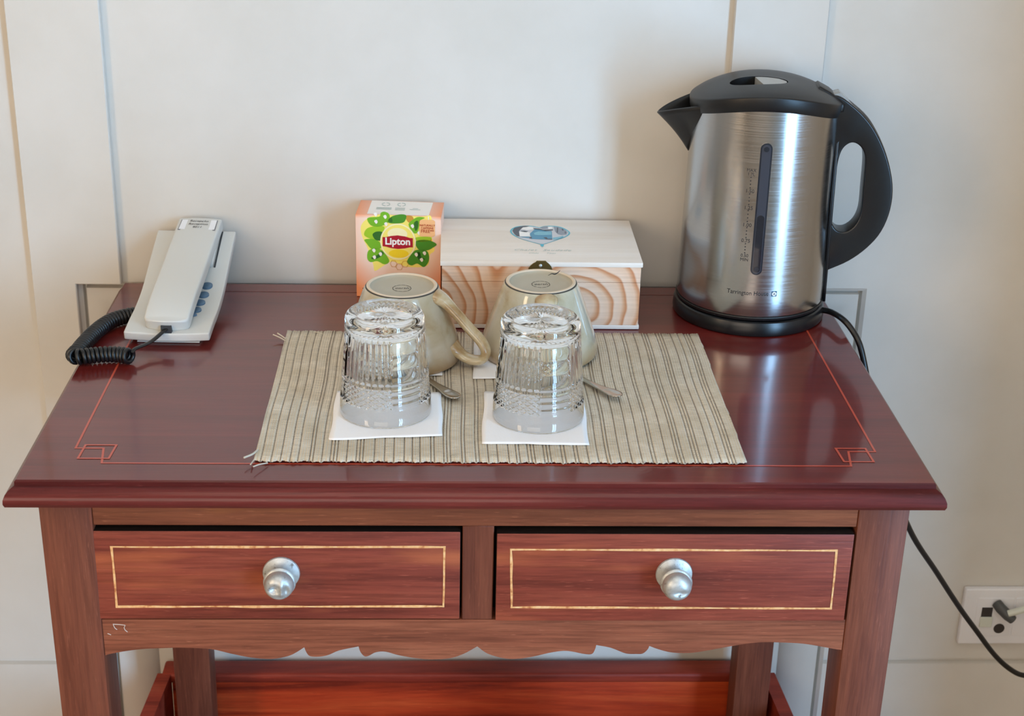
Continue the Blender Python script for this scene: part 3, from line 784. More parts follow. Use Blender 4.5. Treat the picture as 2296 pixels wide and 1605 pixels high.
# ------------------------------------------------------------------ cut glasses
def tumbler(label, loc, rotz):
    root = thing('tumbler', label, 'glass', loc, rotz, 'upturned cut glass tumblers')
    nt, H = 480, 0.0930
    zs = [0.0, 0.0006, 0.0015, 0.004, 0.008, 0.012, 0.0155, 0.0168] + [0.0172+0.0004*i for i in range(45)] + [0.0356, 0.0362, 0.0370, 0.0376, 0.0382] + [0.0386+0.0007*i for i in range(56)] + [0.0785, 0.0795, 0.081, 0.083, 0.0855, 0.088, 0.0898, 0.0912, 0.0922, 0.0930]
    def R(z):
        if z < 0.016: return 0.0402-0.0006*(z/0.016)
        return 0.0396-(0.0396-0.0342)*((z-0.016)/(0.086-0.016))
    V, F = [], []
    for z in zs:
        for i in range(nt):
            th = 2*math.pi*i/nt
            s = (th/(2*math.pi)*3) % 1.0           # three panels of horizontal steps
            inB = s < 0.36
            eb = min(s, 0.36-s)/0.02 if inB else 1.0; eb = max(0.0, min(1.0, eb))
            r = R(z)
            if z < 0.0016: r -= 0.0010*(1-z/0.0016)**2
            if 0.0168 < z < 0.0356:
                r -= 0.0004
                if inB: r -= 0.0011*eb*(0.5-0.5*math.cos(2*math.pi*(z-0.0168)/0.0063))
                else:
                    a = th*34/ (2*math.pi)*1.0; b = (z-0.0168)/0.0047
                    p = (a+b/1.0) % 1.0; q = (a-b/1.0) % 1.0
                    r -= 0.0013*(1-min(1.0, 2.0*min(min(p, 1-p), min(q, 1-q))*1.6))
            elif 0.0384 < z < 0.0782:
                ez = min(1.0, (z-0.0384)/0.0015, (0.0782-z)/0.0025)
                if inB: r -= 0.0014*eb*ez*(1-abs(math.sin(math.pi*(z-0.0384)/0.0133))**0.6) + 0.0003
                else: r -= 0.0013*ez*(0.5-0.5*math.cos(th*42))**0.8
            elif z > 0.0875: r -= 0.0034*((z-0.0875)/0.0055)**2.2
            V.append((r*math.cos(th), r*math.sin(th), z))
    nz = len(zs)
    for j in range(nz-1):
        for i in range(nt): F.append((j*nt+i, j*nt+(i+1) % nt, (j+1)*nt+(i+1) % nt, (j+1)*nt+i))
    # top (the foot): ring, then a dished star
    last = (nz-1)*nt
    rings = [(0.0285, 0.0931, 0), (0.0268, 0.0928, 0), (0.0252, 0.0918, 0.2), (0.0230, 0.0910, 0.8), (0.0190, 0.0906, 1.0), (0.0140, 0.0904, 1.0), (0.0090, 0.0904, 1.0), (0.0045, 0.0904, 0.8), (0.0015, 0.0905, 0.3)]
    for r0, z0, am in rings:
        b = len(V)
        for i in range(nt):
            th = 2*math.pi*i/nt; k = abs(((th*32/(2*math.pi)) % 1.0)-0.5)*2
            V.append((r0*math.cos(th), r0*math.sin(th), z0-0.0011*am*k))
        for i in range(nt): F.append((last+i, last+(i+1) % nt, b+(i+1) % nt, b+i))
        last = b
    V.append((0, 0, 0.0903)); c = len(V)-1
    for i in range(nt): F.append((last+i, last+(i+1) % nt, c))
    # inside
    prev = None
    for r0, z0 in [(0.0392, 0.0), (0.0384, 0.0003), (0.0379, 0.0012), (0.0374, 0.010), (0.0366, 0.020), (0.0354, 0.035), (0.0340, 0.050), (0.0326, 0.064), (0.0314, 0.0735), (0.0300, 0.0772), (0.0270, 0.0792), (0.020, 0.0800), (0.010, 0.0803)]:
        b = len(V)
        for i in range(nt):
            th = 2*math.pi*i/nt; V.append((r0*math.cos(th), r0*math.sin(th), z0))
        if prev is None:
            for i in range(nt): F.append((i, (i+1) % nt, b+(i+1) % nt, b+i))
        else:
            for i in range(nt): F.append((prev+i, prev+(i+1) % nt, b+(i+1) % nt, b+i))
        prev = b
    V.append((0, 0, 0.0804)); c = len(V)-1
    for i in range(nt): F.append((prev+i, prev+(i+1) % nt, c))
    mk('glass_wall', V, F, MT['glass'], root, True, 50)
NAPZ = TOPM+0.0016
tumbler('upturned clear cut glass tumbler on a napkin before the mug with sideways handle', (-0.0813, 0.1262, NAPZ), math.radians(-80))
tumbler('upturned clear cut glass tumbler on a napkin before the mug with front-facing handle', (0.0520, 0.1172, NAPZ), math.radians(-92))

# ------------------------------------------------------------------ wooden tea box
bx0, bx1, by0, by1 = -0.0348, 0.1640, 0.3290, 0.4640
wb = thing('wooden_tea_box', 'pine wood box with whitewashed lid, blue heart print and brass clasp behind the mugs', 'box', ((bx0+bx1)/2, (by0+by1)/2, TH))
wcx, wcy = (bx0+bx1)/2, (by0+by1)/2
hw, hd = (bx1-bx0)/2, (by1-by0)/2
box('box_base', (-hw, -hd, 0.0005), (hw, hd, 0.0048), MT['whitewood'], wb, 0.0006, 1)
box('front_board', (-hw+0.001, -hd, 0.0048), (hw-0.001, -hd+0.010, 0.0500), MT['pine'], wb, 0.0005, 1)
for s in (-1, 1):
    a, b_ = (hw-0.011, hw-0.001) if s > 0 else (-hw+0.001, -hw+0.011)
    box('side_board', (a, -hd+0.010, 0.0048), (b_, hd, 0.0500), MT['pine'], wb, 0.0005, 1)
box('back_board', (-hw+0.011, hd-0.010, 0.0048), (hw-0.011, hd, 0.0500), MT['pine'], wb)
# lid: rim of pine, whitewashed panel on top
lid = box('lid', (-hw-0.0006, -hd-0.0006, 0.0664), (hw+0.0006, hd, 0.0714), MT['whitewood'], wb, 0.0008, 2)
box('lid_rim', (-hw+0.001, -hd, 0.0503), (hw-0.001, hd, 0.0664), MT['pine'], lid, 0.0004, 1)
ZLID = TH+0.0714
def lp(cx, cy, up=0.0002):
    p = PZ(1120+cx/11.48, 490+cy/11.48, ZLID); return (p[0]-wcx, p[1]-wcy, 0.0714+up)
heart = [(1035,228),(1130,200),(1250,190),(1400,192),(1560,215),(1700,270),(1800,340),(1812,400),(1720,470),(1560,530),(1380,590),(1200,650),(1090,672),(960,645),(760,590),(560,530),(400,460),(300,390),(270,320),(320,260),(430,210),(560,192),(720,186),(880,198),(980,222)]
hc = (1050, 400)
hin = [(hc[0]+(x-hc[0])*(0.945 if abs(x-hc[0]) > 500 else 0.985), hc[1]+(y-hc[1])*(0.90 if y < 300 else 0.965)) for x, y in heart]
flat('heart_outline', [lp(*p, 0.0002) for p in smooth_loop(heart, 3)], MT['cyan'], lid)
flat('heart_fill', [lp(*p, 0.0003) for p in smooth_loop(hin, 3)], MT['heart_fill'], lid)
for nm, mk_, pts in (('tree_print', 'heart_dark', [(330,320),(380,250),(520,215),(640,196),(780,205),(700,225),(600,235),(540,290),(500,340),(510,400),(520,470),(450,460),(380,400)]),
                     ('cloud_print', 'white_print', [(545,285),(620,225),(740,210),(860,225),(870,290),(700,305)]),
                     ('cloud_print', 'white_print', [(500,350),(640,330),(780,370),(780,465),(520,465)]),
                     ('bush_print', 'heart_grey', [(540,315),(640,305),(740,330),(700,360),(560,345)]),
                     ('ground_print', 'heart_blue', [(500,475),(770,475),(800,490),(800,515),(600,495)]),
                     ('house_print', 'heart_blue', [(780,400),(860,320),(920,280),(1060,290),(1200,330),(1345,330),(1360,550),(1100,545),(820,535)]),
                     ('house_print', 'heart_mid', [(880,380),(1000,340),(1120,350),(1330,350),(1335,430),(1000,440),(900,430)]),
                     ('roof_print', 'heart_dark', [(880,262),(1020,270),(1120,300),(1380,290),(1370,312),(1180,330),(1060,300),(880,282)]),
                     ('roof_print', 'heart_grey', [(1040,255),(1120,215),(1240,205),(1240,265),(1120,280)]),
                     ('cloud_print', 'white_print', [(1250,225),(1340,215),(1370,260),(1260,280)]),
                     ('foliage_print', 'heart_grey', [(1390,215),(1520,225),(1700,300),(1750,360),(1720,420),(1600,430),(1500,410),(1430,340)]),
                     ('foliage_print', 'heart_dark', [(1480,235),(1510,250),(1500,380),(1470,370)]),
                     ('foliage_print', 'heart_dark', [(1610,260),(1650,290),(1640,330),(1600,300)]),
                     ('foliage_print', 'heart_dark', [(1680,340),(1710,350),(1705,400),(1680,390)]),
                     ('shadow_print', 'heart_dark', [(770,490),(830,485),(830,520),(775,525)]),
                     ('shadow_print', 'heart_dark', [(1130,495),(1210,490),(1240,530),(1350,530),(1350,552),(1200,545)]),
                     ('lawn_print', 'heart_mid', [(1370,500),(1540,480),(1640,450),(1640,490),(1500,535),(1380,560)])):
    zz = 0.0004 + (0.0001 if nm in ('roof_print', 'shadow_print') or mk_ == 'heart_mid' else 0) + (0.0001 if mk_ == 'heart_dark' else 0)
    flat(nm, [lp(*p, zz) for p in pts], MT[mk_], lid)
flat('bow_print', [lp(*p, 0.0005) for p in [(1050,675),(1140,675),(1140,715),(1100,738),(1060,715)]], MT['cyan'], lid)
def lid_text(body, cx, cy, size, **kw):
    c0 = lp(cx, cy); text('script_print', body, size, lambda u, v: (c0[0]+u, c0[1]+v, 0.0714+0.0003), MT['script_ink'], lid, shear=0.45, **kw)
lid_text('Chalet  Saudade', 1095, 815, 0.0074, space=1.18)
lid_text('Ch\u00e1s     Teas', 1085, 895, 0.0052, space=1.0)
# clasp
cl = [PY(1120+x/11.48, 490+y/11.48, by0-0.0012) for x, y in ((745,1275),(800,1205),(870,1150),(930,1118),(960,1085),(1185,1085),(1220,1120),(1280,1170),(1330,1230),(1358,1295))]
ol = [(p[0]-wcx, p[2]-TH) for p in cl]
low_ = [(ol[-1][0]-0.001, ol[-1][1]-0.006), (ol[-1][0]-0.010, ol[-1][1]-0.013), (ol[0][0]+0.010, ol[0][1]-0.013), (ol[0][0]+0.001, ol[0][1]-0.006)]
from_bm('clasp', prism_bm(ol+low_, [], -hd-0.0018, -hd-0.0006, 'XZ', 0.0003, 1), MT['brass'], wb)
ph = PY(1120+1055/11.48, 490+1212/11.48, by0-0.0022)
lathe('clasp_pin', [(0, 0), (0.0017, 0.0), (0.0016, 0.0006), (0.0008, 0.0011), (0, 0.0012)], MT['knob'], wb, 20, 40, (ph[0]-wcx, -hd-0.0018, ph[2]-TH), '-Y')

# ------------------------------------------------------------------ tea carton
TW, TD, TT = 0.0880, 0.0500, 0.0900
ta = math.radians(-3.4)
tc = thing('tea_carton', 'peach cardboard tea carton with yellow round emblem and green leaves beside the wooden box', 'tea box', (-0.0778, 0.4392, TH), ta)
box('carton_body', (-TW/2, -TD/2, 0.0003), (TW/2, TD/2, TT), MT['carton'], tc, 0.0006, 2)
yfc = -TD/2
def tp(cx, cy, lay=1):
    px, py = 760+cx/5.35, 420+cy/5.35
    return ((px-892.5)*0.000456, yfc-0.00012*lay, TT-(py-485)*0.000492)
def leafp(nm, mk_, pts, lay, n=4):
    flat(nm, [tp(*p, lay) for p in (smooth_loop(pts, n) if n else pts)], MT[mk_], tc)
leafp('splash_print', 'yellow_pale', [(260,480),(340,390),(480,340),(700,345),(1000,350),(1110,350),(1120,600),(1150,740),(1090,800),(1060,930),(820,950),(640,890),(520,950),(420,1010),(400,930),(335,740),(270,600)], 1)
leafp('splash_print', 'honey', [(800,350),(880,350),(900,420),(830,420)], 2); leafp('splash_print', 'honey', [(1040,600),(1110,600),(1100,660),(1050,650)], 2)
for i, (c_, pts) in enumerate((('green_a', [(340,385),(480,365),(500,320),(545,305),(600,330),(605,400),(560,450),(480,480),(380,470)]),
             ('green_b', [(590,400),(640,355),(740,330),(805,340),(800,390),(760,430),(640,440),(590,430)]),
             ('green_a', [(835,445),(900,380),(960,355),(1030,365),(970,400),(960,470),(940,540),(890,540)]),
             ('green_c', [(295,580),(330,510),(420,480),(540,480),(520,560),(480,640),(430,640),(350,620)]),
             ('green_a', [(300,640),(400,630),(480,660),(500,730),(450,750),(380,745),(330,690)]),
             ('green_a', [(345,770),(430,740),(510,760),(590,860),(585,910),(530,925),(450,890),(370,905),(330,860)]),
             ('green_c', [(920,600),(1010,585),(1105,590),(1090,630),(960,650)]),
             ('green_b', [(925,640),(1010,620),(1100,630),(1175,670),(1130,710),(1060,745),(960,740),(920,680)]),
             ('green_b', [(900,760),(960,740),(1050,750),(1080,800),(1075,880),(1020,945),(940,905),(870,930),(815,900),(830,850)]),
             ('green_d', [(400,570),(450,540),(520,550),(510,640),(440,640),(410,610)]),
             ('green_d', [(380,850),(450,820),(500,770),(530,800),(470,850),(400,870)]),
             ('green_d', [(600,390),(630,370),(640,420),(610,425)]),
             ('green_d', [(900,430),(945,400),(950,470),(920,520)]),
             ('green_d', [(930,780),(970,770),(990,830),(1040,850),(960,860)]))):
    leafp('leaf_print', c_, pts, 3 if i < 6 else 4)
for x, y in ((550,365),(440,425),(560,450),(880,465),(960,545),(410,765),(490,805),(415,845),(925,800),(1025,780),(990,860),(435,340)):
    leafp('petal_print', 'print_white', [(x-20, y-8), (x+8, y-24), (x+22, y+2), (x+4, y+24)], 5, 3)
circ = lambda cx, cy, rx, ry, n=48: [(cx+rx*math.cos(2*math.pi*k/n), cy+ry*math.sin(2*math.pi*k/n)) for k in range(n)]
leafp('emblem_disc', 'yellow_light', circ(707, 652, 216, 214), 6, 0)
leafp('emblem_disc', 'yellow_pale', circ(707, 652, 200, 198), 7, 0)
leafp('emblem_shine', 'yellow_light', circ(700, 560, 120, 70), 8, 0)
leafp('emblem_shine', 'yellow', circ(715, 790, 120, 48), 8, 0)
leafp('emblem_banner', 'crimson', [(520,600),(560,600),(620,585),(703,575),(790,585),(850,602),(887,604),(887,712),(850,712),(790,727),(703,736),(620,727),(560,712),(520,708)], 10, 0)
c0 = tp(703, 652, 12)
text('brand_lettering', 'Lipton', 0.0104, lambda u, v: (c0[0]+u, c0[1], c0[2]+v+0.0002), MT['white_print'], tc, bold=0.00032, sx=0.98)
leafp('tag_print', 'print_peach', [(985,385),(1135,385),(1155,400),(1155,565),(1135,580),(985,580),(968,565),(968,400)], 8, 0)
flat('tag_string', [tp(1070,345,6), tp(1078,345,6), tp(1080,388,6), tp(1072,388,6)], MT['white_print'], tc)
for body, y, s in (('NATURALLY', 450, 0.0029), ('CAFFEINE', 482, 0.0031), ('FREE**', 519, 0.0048)):
    c1 = tp(1062, y, 10)
    text('tag_lettering', body, s, lambda u, v: (c1[0]+u, c1[1], c1[2]+v), MT['brown_red'], tc, bold=0.00006, sx=0.97)
for hx, hy in ((650, 915), (720, 950), (790, 915)):
    for k in range(6):
        t0, t1 = math.radians(60*k), math.radians(60*k+60)
        q = [(hx+r*math.cos(t), hy+r*math.sin(t)) for r, t in ((44, t0), (44, t1), (39, t1), (39, t0))]
        leafp('honeycomb_print', 'honey', q, 6, 0)
c2 = tp(262, 1250, 3); text('count_print', '20', 0.0085, lambda u, v: (c2[0]+u, c2[1], c2[2]+v), MT['print_dark'], tc, align='LEFT')
# top flap prints
def tq(cx, cy, lay=1):     # crop of the carton top, 10.93 px per photo pixel
    px, py = 790+cx/10.93, 440+cy/10.93
    f = (485-py)/37.0
    return ((px-892.5-(f*1.0))*0.000456*(1+0.045*f), -TD/2+TD*f, TT+0.00015*lay)
flat('flap_panel', [tq(395,95), tq(1880,110), tq(1870,475), tq(350,470)], MT['print_white'], tc)
for ex, ey in ((755, 195), (1135, 195)):
    for r0 in (1.0,):
        ps = circ(ex, ey, 105, 48, 20); pi = circ(ex, ey, 85, 36, 20)
        for k in range(0, 20): 
            if k % 5 == 4: continue
            flat('stamp_print', [tq(*ps[k], 2), tq(*ps[(k+1) % 20], 2), tq(*pi[(k+1) % 20], 2), tq(*pi[k], 2)], MT['teal_print'], tc)
for x0, x1, ys in ((545, 915, (290, 312, 335)), (1005, 1245, (290, 318, 345)), (1430, 1560, (295,)), (1360, 1625, (325,))):
    for y in ys: flat('small_print', [tq(x0, y-5, 2), tq(x1, y-5, 2), tq(x1, y+5, 2), tq(x0, y+5, 2)], MT['teal_print'], tc)

# ------------------------------------------------------------------ kettle base with cord
KX, KY = 0.2840, 0.3880
kb = thing('kettle_base', 'round black kettle power base standing on the table under the kettle', 'kettle base', (KX, KY, TH))
lathe('base_disc', [(0.0, 0.0004), (0.0745, 0.0004), (0.0772, 0.0012), (0.0778, 0.0040), (0.0772, 0.0120), (0.0762, 0.0145), (0.0745, 0.0156), (0.0700, 0.0158), (0.0690, 0.0146), (0.0, 0.0146)], MT['black_smooth'], kb, 96, 30)
cpts = [PZ(1836,694,TH+.010), PZ(1862,699,TH+.0115), PZ(1890,716,TH+.012), PY(1912,742,0.322), PY(1928,774,0.312)]
cpts += [PY(1940,826,0.305), PY(1953,900,0.302), PY(1985,1040,0.305), PY(2040,1188,0.33), PY(2100,1283,0.355), PY(2150,1360,0.372), PY(2190,1415,0.385), PY(2230,1468,0.395), PY(2265,1500,0.40), PY(2296,1514,0.405), PY(2340,1512,0.41), PY(2400,1480,0.43), PY(2440,1440,0.455)]
cpts = [p-np.array([KX, KY, TH]) for p in cpts]
tube('power_cord', spline(cpts, 8), 0.0031, MT['cord_black'], kb, 10)

# ------------------------------------------------------------------ kettle
ka = math.radians(-6.0)
kt = thing('electric_kettle', 'brushed steel electric kettle with black lid, spout and handle on its black base', 'kettle', (KX, KY, TH+0.0160), ka)
KZ = TH+0.0160
def kl(px, py, yy):          # photo pixel on plane y=yy -> kettle local
    p = PY(px, py, yy)-np.array([KX, KY, KZ]); c_, s_ = math.cos(-ka), math.sin(-ka)
    return (p[0]*c_-p[1]*s_, p[0]*s_+p[1]*c_, p[2])
ZT = 0.1965
def KR(z): return 0.0748-(0.0748-0.0712)*max(0.0, min(1.0, z/ZT))
lathe('bottom_ring', [(0.0, 0.0002), (0.0720, 0.0002), (0.0750, 0.0012), (0.0756, 0.0035), (0.0750, 0.0046), (0.0, 0.0046)], MT['black'], kt, 96, 30)
kbody = lathe('kettle_body', [(KR(0)-0.002, 0.0045), (KR(0)-0.0004, 0.0050)] + [(KR(z), z) for z in np.linspace(0.006, ZT, 12)] + [(KR(ZT)-0.003, ZT+0.0005)], MT['steel'], kt, 128, 40)
def rise(x, y):
    r = math.hypot(x, y)
    if r < 1e-6: return 0.0
    return (0.0170 if y < 0 else 0.0050)*(y/r)**2
for v in kbody.data.vertices:
    t = max(0.0, (v.co.z-0.120)/(ZT-0.120)); v.co.z += rise(v.co.x, v.co.y)*t
# lid with a dished finger grip
lid_prof = [(0.0, ZT-0.002), (0.0722, ZT-0.002), (0.0728, ZT), (0.0738, ZT+0.003), (0.0746, ZT+0.0105), (0.0741, ZT+0.0118), (0.0720, ZT+0.0136), (0.0650, ZT+0.0185), (0.0550, ZT+0.0238), (0.0430, ZT+0.0286), (0.0300, ZT+0.0318), (0.0150, ZT+0.0334), (0.0, ZT+0.0338)]
def lidz(x, y):
    r = math.hypot(x, y); return float(np.interp(r, [p[0] for p in lid_prof[4:]][::-1], [p[1] for p in lid_prof[4:]][::-1]))+rise(x, y)*min(1.0, r/0.0741)**2
ld = lathe('kettle_lid', lid_prof[:4] + [tuple(p) for p in spline([np.array(q) for q in lid_prof[4:]], 3)], MT['black'], kt, 96, 40)
for v in ld.data.vertices:
    r_ = math.hypot(v.co.x, v.co.y)
    if r_ > 1e-5 and v.co.z > ZT-0.0015: v.co.z += rise(v.co.x, v.co.y)*min(1.0, r_/0.0741)**2
    elif r_ > 0.05: v.co.z += rise(v.co.x, v.co.y)
cut = prism_bm(circ(-0.010, -0.023, 0.0280, 0.0185, 48), [], ZT+0.0225, ZT+0.06, 'XY')
co = from_bm('cut', cut, None); co.parent = kt
bo = ld.modifiers.new('grip', 'BOOLEAN'); bo.object = co; bo.operation = 'DIFFERENCE'; bo.solver = 'EXACT'
dg = bpy.context.evaluated_depsgraph_get(); me2 = bpy.data.meshes.new_from_object(ld.evaluated_get(dg))
ld.modifiers.clear(); ld.data = me2; bpy.data.objects.remove(co)
me2.polygons.foreach_set('use_smooth', [True]*len(me2.polygons)); me2.set_sharp_from_angle(angle=math.radians(35))
# grey half-moon button filling the right of the grip
hb = [(-0.010+0.0268*math.cos(a), -0.023+0.0173*math.sin(a)) for a in np.linspace(-math.pi/2*0.93, math.pi/2*0.99, 26)] + [(-0.0125, -0.0065)]
V = []; k = len(hb)
for x, y in hb: V.append((x, y, ZT+0.0226)); V.append((x, y, lidz(x, y)-0.0003))
F = [(2*i, 2*((i+1) % k), 2*((i+1) % k)+1, 2*i+1) for i in range(k)] + [tuple(range(1, 2*k, 2))]
mk('lid_button', V, F, MT['grey_plastic'], kt)
# spout
def spout():
    V, F = [], []; n, r_ = 28, 8
    for i in range(n+1):
        s = -1+2*i/n
        lipx = -0.0585-0.0465*(1-abs(s)**1.7); lipy = 0.0370*s*(1-0.10*(1-abs(s))); lipz = ZT-0.0020+0.0125*abs(s)**1.5-0.0045*(1-abs(s))
        bx_ = -0.0715+0.004*abs(s); by_ = 0.0150*s; bz_ = ZT-0.0445+0.030*abs(s)**1.2
        if abs(s) > 0.6: q = (abs(s)-0.6)/0.4; by_ = by_*(1-q)+0.034*math.copysign(1, s)*q; bx_ = bx_*(1-q)-0.0595*q
        for j in range(r_+1):
            t = j/r_; bulge = 0.0025*math.sin(math.pi*t)
            V.append((bx_+(lipx-bx_)*t+bulge, by_+(lipy-by_)*t, bz_+(lipz-bz_)*t))
    for i in range(n):
        for j in range(r_): a = i*(r_+1)+j; F.append((a, a+1, a+r_+2, a+r_+1))
    o = mk('spout', V, F, MT['black'], kt, True)
    sm = o.modifiers.new('thickness', 'SOLIDIFY'); sm.thickness = 0.0024; sm.offset = 0
spout()
# handle: D-shaped prism with an oval grip hole
yh = KY-0.012
outp = [(1866,210),(1884,214),(1905,228),(1935,255),(1962,292),(1985,345),(1997,405),(1992,460),(1972,510),(1940,548),(1900,578),(1852,601),(1848,560),(1856,450),(1866,330),(1868,262)]
holp = [(1879,350),(1889,327),(1906,315),(1922,319),(1934,335),(1937,360),(1932,420),(1927,468),(1915,496),(1895,512),(1877,512),(1866,500),(1862,480),(1867,430),(1873,385)]
def k2(q): p = kl(q[0], q[1], yh); return (p[0], p[2])
oo = spline([k2(q) for q in outp[:12]], 4)+[np.array(k2(q)) for q in outp[12:]]
hh = smooth_loop([k2(q) for q in holp], 4)
bm = prism_bm(oo, [hh], -0.0125, 0.0125, 'XZ', 0.0046, 4)
from_bm('handle', bm, MT['black_smooth'], kt, True, 50)
# dark trim strip running down the body under the handle
V, F = [], []
zz = np.linspace(0.001, ZT+0.001, 14); az = np.linspace(math.radians(-15), math.radians(15), 9)
for z in zz:
    w = 0.55+0.45*math.sin(math.pi*min(1, max(0, (z-0.02)/0.16)))
    for a in az: V.append(((KR(z)+0.0022)*math.cos(a*w), (KR(z)+0.0022)*math.sin(a*w), z))
na = len(az)
for i in range(len(zz)-1):
    for j in range(na-1): F.append((i*na+j, i*na+j+1, (i+1)*na+j+1, (i+1)*na+j))
o = mk('handle_strip', V, F, MT['black_smooth'], kt, True); sm = o.modifiers.new('t', 'SOLIDIFY'); sm.thickness = 0.003; sm.offset = 0
# raised outer band on the handle back
bandp = [k2(q) for q in ((1890,222),(1935,258),(1960,293),(1983,347),(1995,406),(1990,459),(1970,509),(1938,546),(1898,576),(1856,598))]
path = [(p[0]-0.0012, 0.0, p[1]) for p in bandp]
tube('handle_band', spline(path, 5), 0.004, MT['black'], kt, 14, ru=0.0106, rv=0.0030)
# hinge cover and power switch
hg = [k2(q) for q in ((1822,200),(1838,190),(1862,203),(1893,229),(1890,246),(1868,252),(1838,247))]
from_bm('hinge_cover', prism_bm(hg, [], -0.0150, 0.0150, 'XZ', 0.0035, 4), MT['black'], kt, True, 50)
sw = [k2(q) for q in ((1860,212),(1883,206),(1900,222),(1921,243),(1912,247),(1884,226))]
from_bm('power_switch', prism_bm(sw, [], -0.009, 0.009, 'XZ', 0.0008, 2), MT['clear_plastic'], kt, True, 50)
# level gauge
GA = math.radians(-90-1.5)
def on_body(u, z, out=0.0): 
    r = KR(z)+out; a = GA+u/KR(z); return (r*math.cos(a), r*math.sin(a), z)
def stadium(hw_, z0, z1, n=14):
    p = [(hw_*math.cos(a), z1-hw_+hw_*math.sin(a)) for a in np.linspace(0, math.pi, n)]
    return p + [(hw_*math.cos(a), z0+hw_+hw_*math.sin(a)) for a in np.linspace(math.pi, 2*math.pi, n)]
def patch(name, loop, outd, m_):
    bm = bmesh.new(); n = len(loop)
    vs = [bm.verts.new(on_body(u, z, outd)) for u, z in loop]; lo_ = [bm.verts.new(on_body(u, z, -0.001)) for u, z in loop]
    for i in range(n): bm.faces.new((vs[i], vs[(i+1) % n], lo_[(i+1) % n], lo_[i]))
    h = n//2
    for i in range(h-1): bm.faces.new((vs[i], vs[i+1], vs[n-2-i], vs[n-1-i]))
    return from_bm(name, bm, m_, kt, True, 30)
zg1 = kl(1722, 320, 0.3185)[2]; zg0 = kl(1693, 613, 0.3185)[2]
patch('gauge_frame', stadium(0.0056, zg0, zg1), 0.0010, MT['gauge_rim'])
patch('gauge_window', stadium(0.0042, zg0+0.0016, zg1-0.0014), 0.0014, MT['gauge'])
zw = kl(1705, 480, 0.3185)[2]
patch('gauge_water', stadium(0.0034, zg0+0.0026, zw), 0.0017, MT['gauge_water'])
for zb in (zg0+0.0062, zg1-0.0058):
    patch('gauge_rivet', [(0.0025*math.cos(a), zb+0.0025*math.sin(a)) for a in np.linspace(0, 2*math.pi, 20)[:-1]][:18], 0.0021, MT['gauge_rim'])
ug = -0.0125
def kz_(py): return kl(1690, py, 0.3195)[2]
for body, py, s in (('MAX', 382, 0.0043), ('1.7L', 391, 0.0043), ('1.50', 428.5, 0.0052), ('1.25', 466, 0.0052), ('1.00', 504, 0.0052), ('0.75', 539, 0.0052), ('0.50', 572, 0.0045), ('MIN', 581, 0.0045)):
    zc = kz_(py); text('scale_lettering', body, s, lambda u, v: on_body(ug+u, zc+v, 0.00025), MT['ink'], kt)
for a, b_ in ((396, 427), (433, 464.5), (470, 502.5), (508, 537.5), (544, 571)):
    for k in range(4):
        zc = kz_(a+(b_-a)*(k+0.2)/4); lp_ = [on_body(ug+0.00062*math.cos(t), zc+0.00062*math.sin(t), 0.00025) for t in np.linspace(0, 2*math.pi, 11)[:-1]]
        flat('scale_dot', lp_, MT['ink'], kt)
zc = kl(1690, 655, 0.3185)[2]
text('brand_lettering', 'Tarrington House', 0.0062, lambda u, v: on_body(-0.0063+u, zc+v, 0.00025), MT['ink'], kt, sx=0.92)
patch_loop = [(0.0172, zc-0.0027), (0.0226, zc-0.0027), (0.0226, zc+0.0027), (0.0172, zc+0.0027)]
flat('brand_square', [on_body(u, z, 0.00025) for u, z in patch_loop], MT['ink_blue'], kt)
flat('brand_square', [on_body(0.0199+0.0022*math.cos(t), zc+0.0022*math.sin(t), 0.0004) for t in np.linspace(0, 2*math.pi, 21)[:-1]], MT['white_ink'], kt)
flat('brand_square', [on_body(0.0199+x, zc+y, 0.0005) for x, y in ((-0.0010,-0.0008),(0.0010,-0.0008),(0.0010,0.0002),(0.0,0.0011),(-0.0010,0.0002))], MT['grey_line'], kt)

